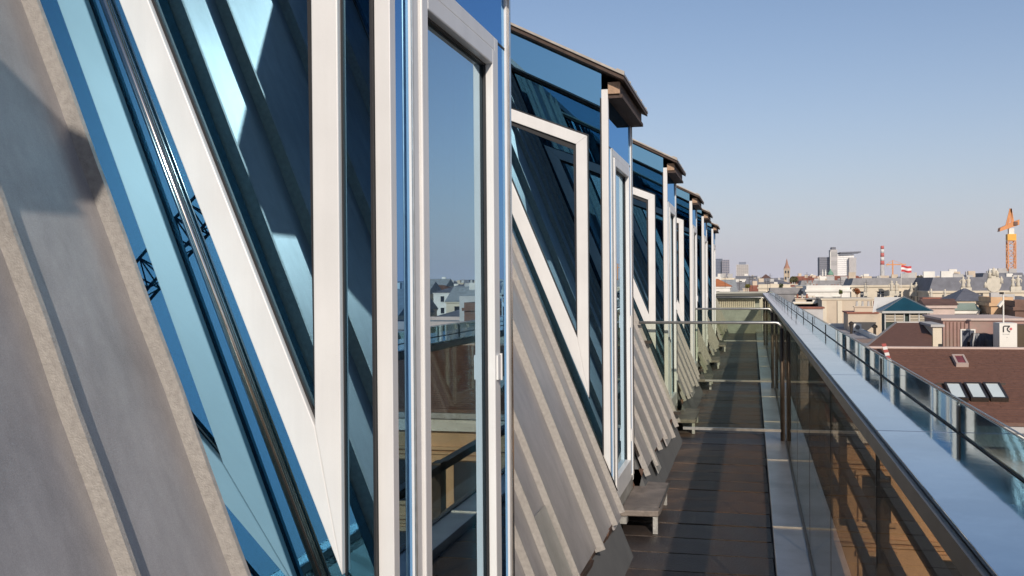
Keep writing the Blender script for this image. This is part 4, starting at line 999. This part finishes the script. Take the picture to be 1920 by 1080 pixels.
# ---- trees and roof garden bushes
def leafy(name, label, cat, px, py0, py1, D, wpx, cols, group=None, trunk=True):
    p = at(px, py1, D); hh = at(px, py0, D).z - p.z; rw = wpx / F * D / 2
    r = empty(name, p); tag(r, label, cat, group)
    rn = random.Random(int(px))
    lm = mat('leaf_%d' % px, cols, rough=.7, var=.45, scale=3 / max(rw, .2))
    mb = MB()
    blobs = [(rn.uniform(-.6, .6) * rw, rn.uniform(-.6, .6) * rw, hh * rn.uniform(.45, .85), rn.uniform(.3, .55)) for _ in range(9)]
    for bx_, by_, bz_, br in blobs:
        for _ in range(110):
            v = Vector((rn.gauss(0, 1), rn.gauss(0, 1), rn.gauss(0, 1))).normalized() * rn.uniform(.6, 1.05)
            c = Vector((bx_ + v.x * br * rw, by_ + v.y * br * rw, bz_ + v.z * br * hh * .5)); s_ = rw * .11
            n_ = Vector((rn.gauss(0, 1), rn.gauss(0, 1), rn.gauss(0, 1))).normalized(); t = n_.orthogonal().normalized() * s_; u = n_.cross(t).normalized() * s_
            mb.quad(c - t - u * .6, c + t - u * .6, c + t + u * .6, c - t + u * .6)
    mb.build('crown', lm, r)
    MB().tube([(0, 0, -1.5), (0, 0, hh * .35), (rw * .1, 0, hh * .6)], [.08 * hh, .06 * hh, .03 * hh], 7).build('trunk', CM['roof_brown'], r)
leafy('roof_bush', 'olive yellow bush in front of the dark slate attic', 'bush', 1401, 532, 543, 205, 15, (.16, .14, .02))
leafy('city_tree', 'brownish green tree right of the church tower', 'tree', 1489, 519, 537, 350, 20, (.10, .09, .035))
leafy('city_tree', 'small green tree on the roofs left of the brownish tree', 'tree', 1464, 532, 545, 190, 9, (.07, .08, .03))
leafy('roof_bush', 'round green bush on the white terrace wall', 'bush', 1577, 543, 555, 132, 8, (.09, .11, .02))
leafy('roof_bush', 'orange flowering bush on the white terrace wall', 'bush', 1607, 541, 556, 132, 14, (.30, .10, .03))
for i, px in enumerate((1700, 1722, 1840)): leafy('city_tree', ['dull treetop right behind the flag', 'dull treetop right of the flag above the cream attic', 'dull treetop left of the stone cartouche'][i], 'tree', px, 518, 534, 420, 22, (.10, .085, .05))

# antennas and small stacks that break the skyline
mt = MT['dark_metal']; rn = random.Random(8)
for i in range(26):
    px = rn.uniform(1350, 1915); D = rn.choice([150, 190, 260, 340]); py = rn.uniform(521, 540)
    p = at(px, py, D); hh = rn.uniform(5, 14) / F * D
    r = empty('roof_antenna', (p.x, D, p.z - 1.2)); lb = 'thin antenna on a roof %s, %s' % (where(p), {150: 'closest', 190: 'fairly close', 260: 'farther back', 340: 'far back'}[D])
    lb = next(q for q in (lb, lb + ', taller one', lb + ', shorter one', lb + ', leftmost one') if q not in seen); seen[lb] = 1
    tag(r, lb, 'antenna', 'thin antennas on the distant roofs')
    MB().tube([(0, 0, 0), (0, 0, hh + 1.2)], .03 * D / 150, 5).build('mast', mt, r)
    for j in range(2): MB().box(-.35, .35, -.01, .01, hh + .5 + j * .3, hh + .54 + j * .3).build('crossbar', mt, r)

# chimney stacks and roof cabins that crowd the middle distance
rn = random.Random(31)
k_ = 0
for i in range(44):
    D = rn.choice([105, 125, 160, 200, 240, 300]); px = rn.uniform(1455, 1915)
    v = {105: 52, 125: 40, 160: 24, 200: 17, 240: 12, 300: 8}[D] + rn.uniform(-4, 6)
    if (D <= 160 and 1640 < px < 1745) or 1830 < px < 1912: continue
    p = at(px, 523 + v, D); m_ = CM[rn.choice(['plaster_white', 'plaster_cream', 'plaster_sand', 'plaster_grey', 'plaster_white'])]
    wd, hh = rn.uniform(.5, 1.6), rn.uniform(.9, 1.8)
    far_ = {105: 'nearest', 125: 'near', 160: 'middle', 200: 'farther', 240: 'far', 300: 'farthest'}[D]
    cab = rn.random() < .4
    lb = ('pale roof cabin in the %s roofs %s' if cab else 'chimney stack with pots in the %s roofs %s') % (far_, where(p))
    lb = next(q for q in (lb, lb + ', right one', lb + ', leftmost one', lb + ', lowest one', lb + ', widest one', lb + ', narrowest one') if q not in seen); seen[lb] = 1
    r = empty('roof_cabin' if cab else 'chimney_stack', (p.x, D, p.z - hh)); tag(r, lb, 'cabin' if cab else 'chimney', 'roof cabins among the roofs' if cab else 'chimney stacks among the roofs')
    if cab:
        wd *= 2
        MB().box(-wd, wd, 0, 2.2, -6, hh).build('wall', m_, r); MB().box(-wd - .15, wd + .15, -.15, 2.35, hh + .001, hh + .16).build('roof', CM[rn.choice(['roof_grey', 'roof_zinc', 'roof_red'])], r)
        MB().box(-wd * .5, -wd * .5 + .7, -.04, .02, hh - 1.0, hh - .3).build('window', MW, r)
    else:
        MB().box(-wd, wd, 0, .6, -6, hh).build('stack', m_, r); MB().box(-wd - .08, wd + .08, -.08, .68, hh + .001, hh + .12).build('cap', m_, r)
        for j in range(int(wd / .3) + 1):
            x_ = -wd + .25 + j * .55
            if x_ < wd - .1: MB().lathe((x_, .3, hh + .121), [(.13, 0), (.10, .45), (.13, .5)], 7).build('chimney_pot', CM[rn.choice(['roof_red', 'plaster_grey'])], r)

# site crane behind the camera: seen only as a reflection in the closest dormer
d_ = fwd + RT * ((285 - 960) / F) - UP * ((545 - 540) / F); t_ = (-1.612 - EYE.dot(Vector((2.475, 0, 1)))) / d_.dot(Vector((2.475, 0, 1)))
h_ = EYE + d_ * t_; d_.normalize(); rdir = d_ - NRM * 2 * d_.dot(NRM); tip = h_ + rdir * 70; tip.y = 2 * (DY[0] + .01) - tip.y      # mirrored once more by the cheek
r = empty('tower_crane', (tip.x + 18, tip.y, GZ)); tag(r, 'dark tower crane behind the camera, seen only mirrored in the nearest panes', 'crane')
zt_ = tip.z - GZ; dk = cmat('crane_dark', (.10, .12, .13), rough=.5)
for sx_ in (-.8, .8):
    for sy_ in (-.8, .8): MB().box(sx_ - .1, sx_ + .1, sy_ - .1, sy_ + .1, 0, zt_).build('mast_chord', dk, r)
mb = MB()
for i in range(28):
    a_, b_ = zt_ * i / 28, zt_ * (i + 1) / 28; mb.bar((-.8, -.8, a_), (.8, -.8, b_), .1); mb.bar((.8, .8, a_), (-.8, .8, b_), .1)
mb.build('mast_lattice', dk, r)
for (yy, zz_) in ((-.7, 0), (.7, 0), (0, 2.2)): MB().box(-26, 9, yy - .08, yy + .08, zt_ + zz_ - .08, zt_ + zz_ + .08).build('jib_chord', dk, r)
mb = MB()
for i in range(27):
    a_ = -26 + i * 1.3
    for yy in (-.7, .7): mb.bar((a_, yy, zt_), (a_ + .65, 0, zt_ + 2.2), .09); mb.bar((a_ + .65, 0, zt_ + 2.2), (a_ + 1.3, yy, zt_), .09)
    mb.bar((a_, -.7, zt_), (a_ + 1.3, .7, zt_), .07)
mb.build('jib_lattice', dk, r)

# ---- city air
me = MB().box(-5050, 5050, -3050, 6050, -26, 150)
hm = bpy.data.materials.new('city_air'); hm.use_nodes = True; hn = hm.node_tree.nodes; hn.clear()
ho = hn.new('ShaderNodeOutputMaterial'); hv = hn.new('ShaderNodeVolumePrincipled')
hv.inputs['Color'].default_value = (.86, .88, .95, 1); hv.inputs['Density'].default_value = .00004; hv.inputs['Anisotropy'].default_value = 0
hm.node_tree.links.new(hv.outputs[0], ho.inputs['Volume'])
tag(me.build('haze', hm), kind='stuff')
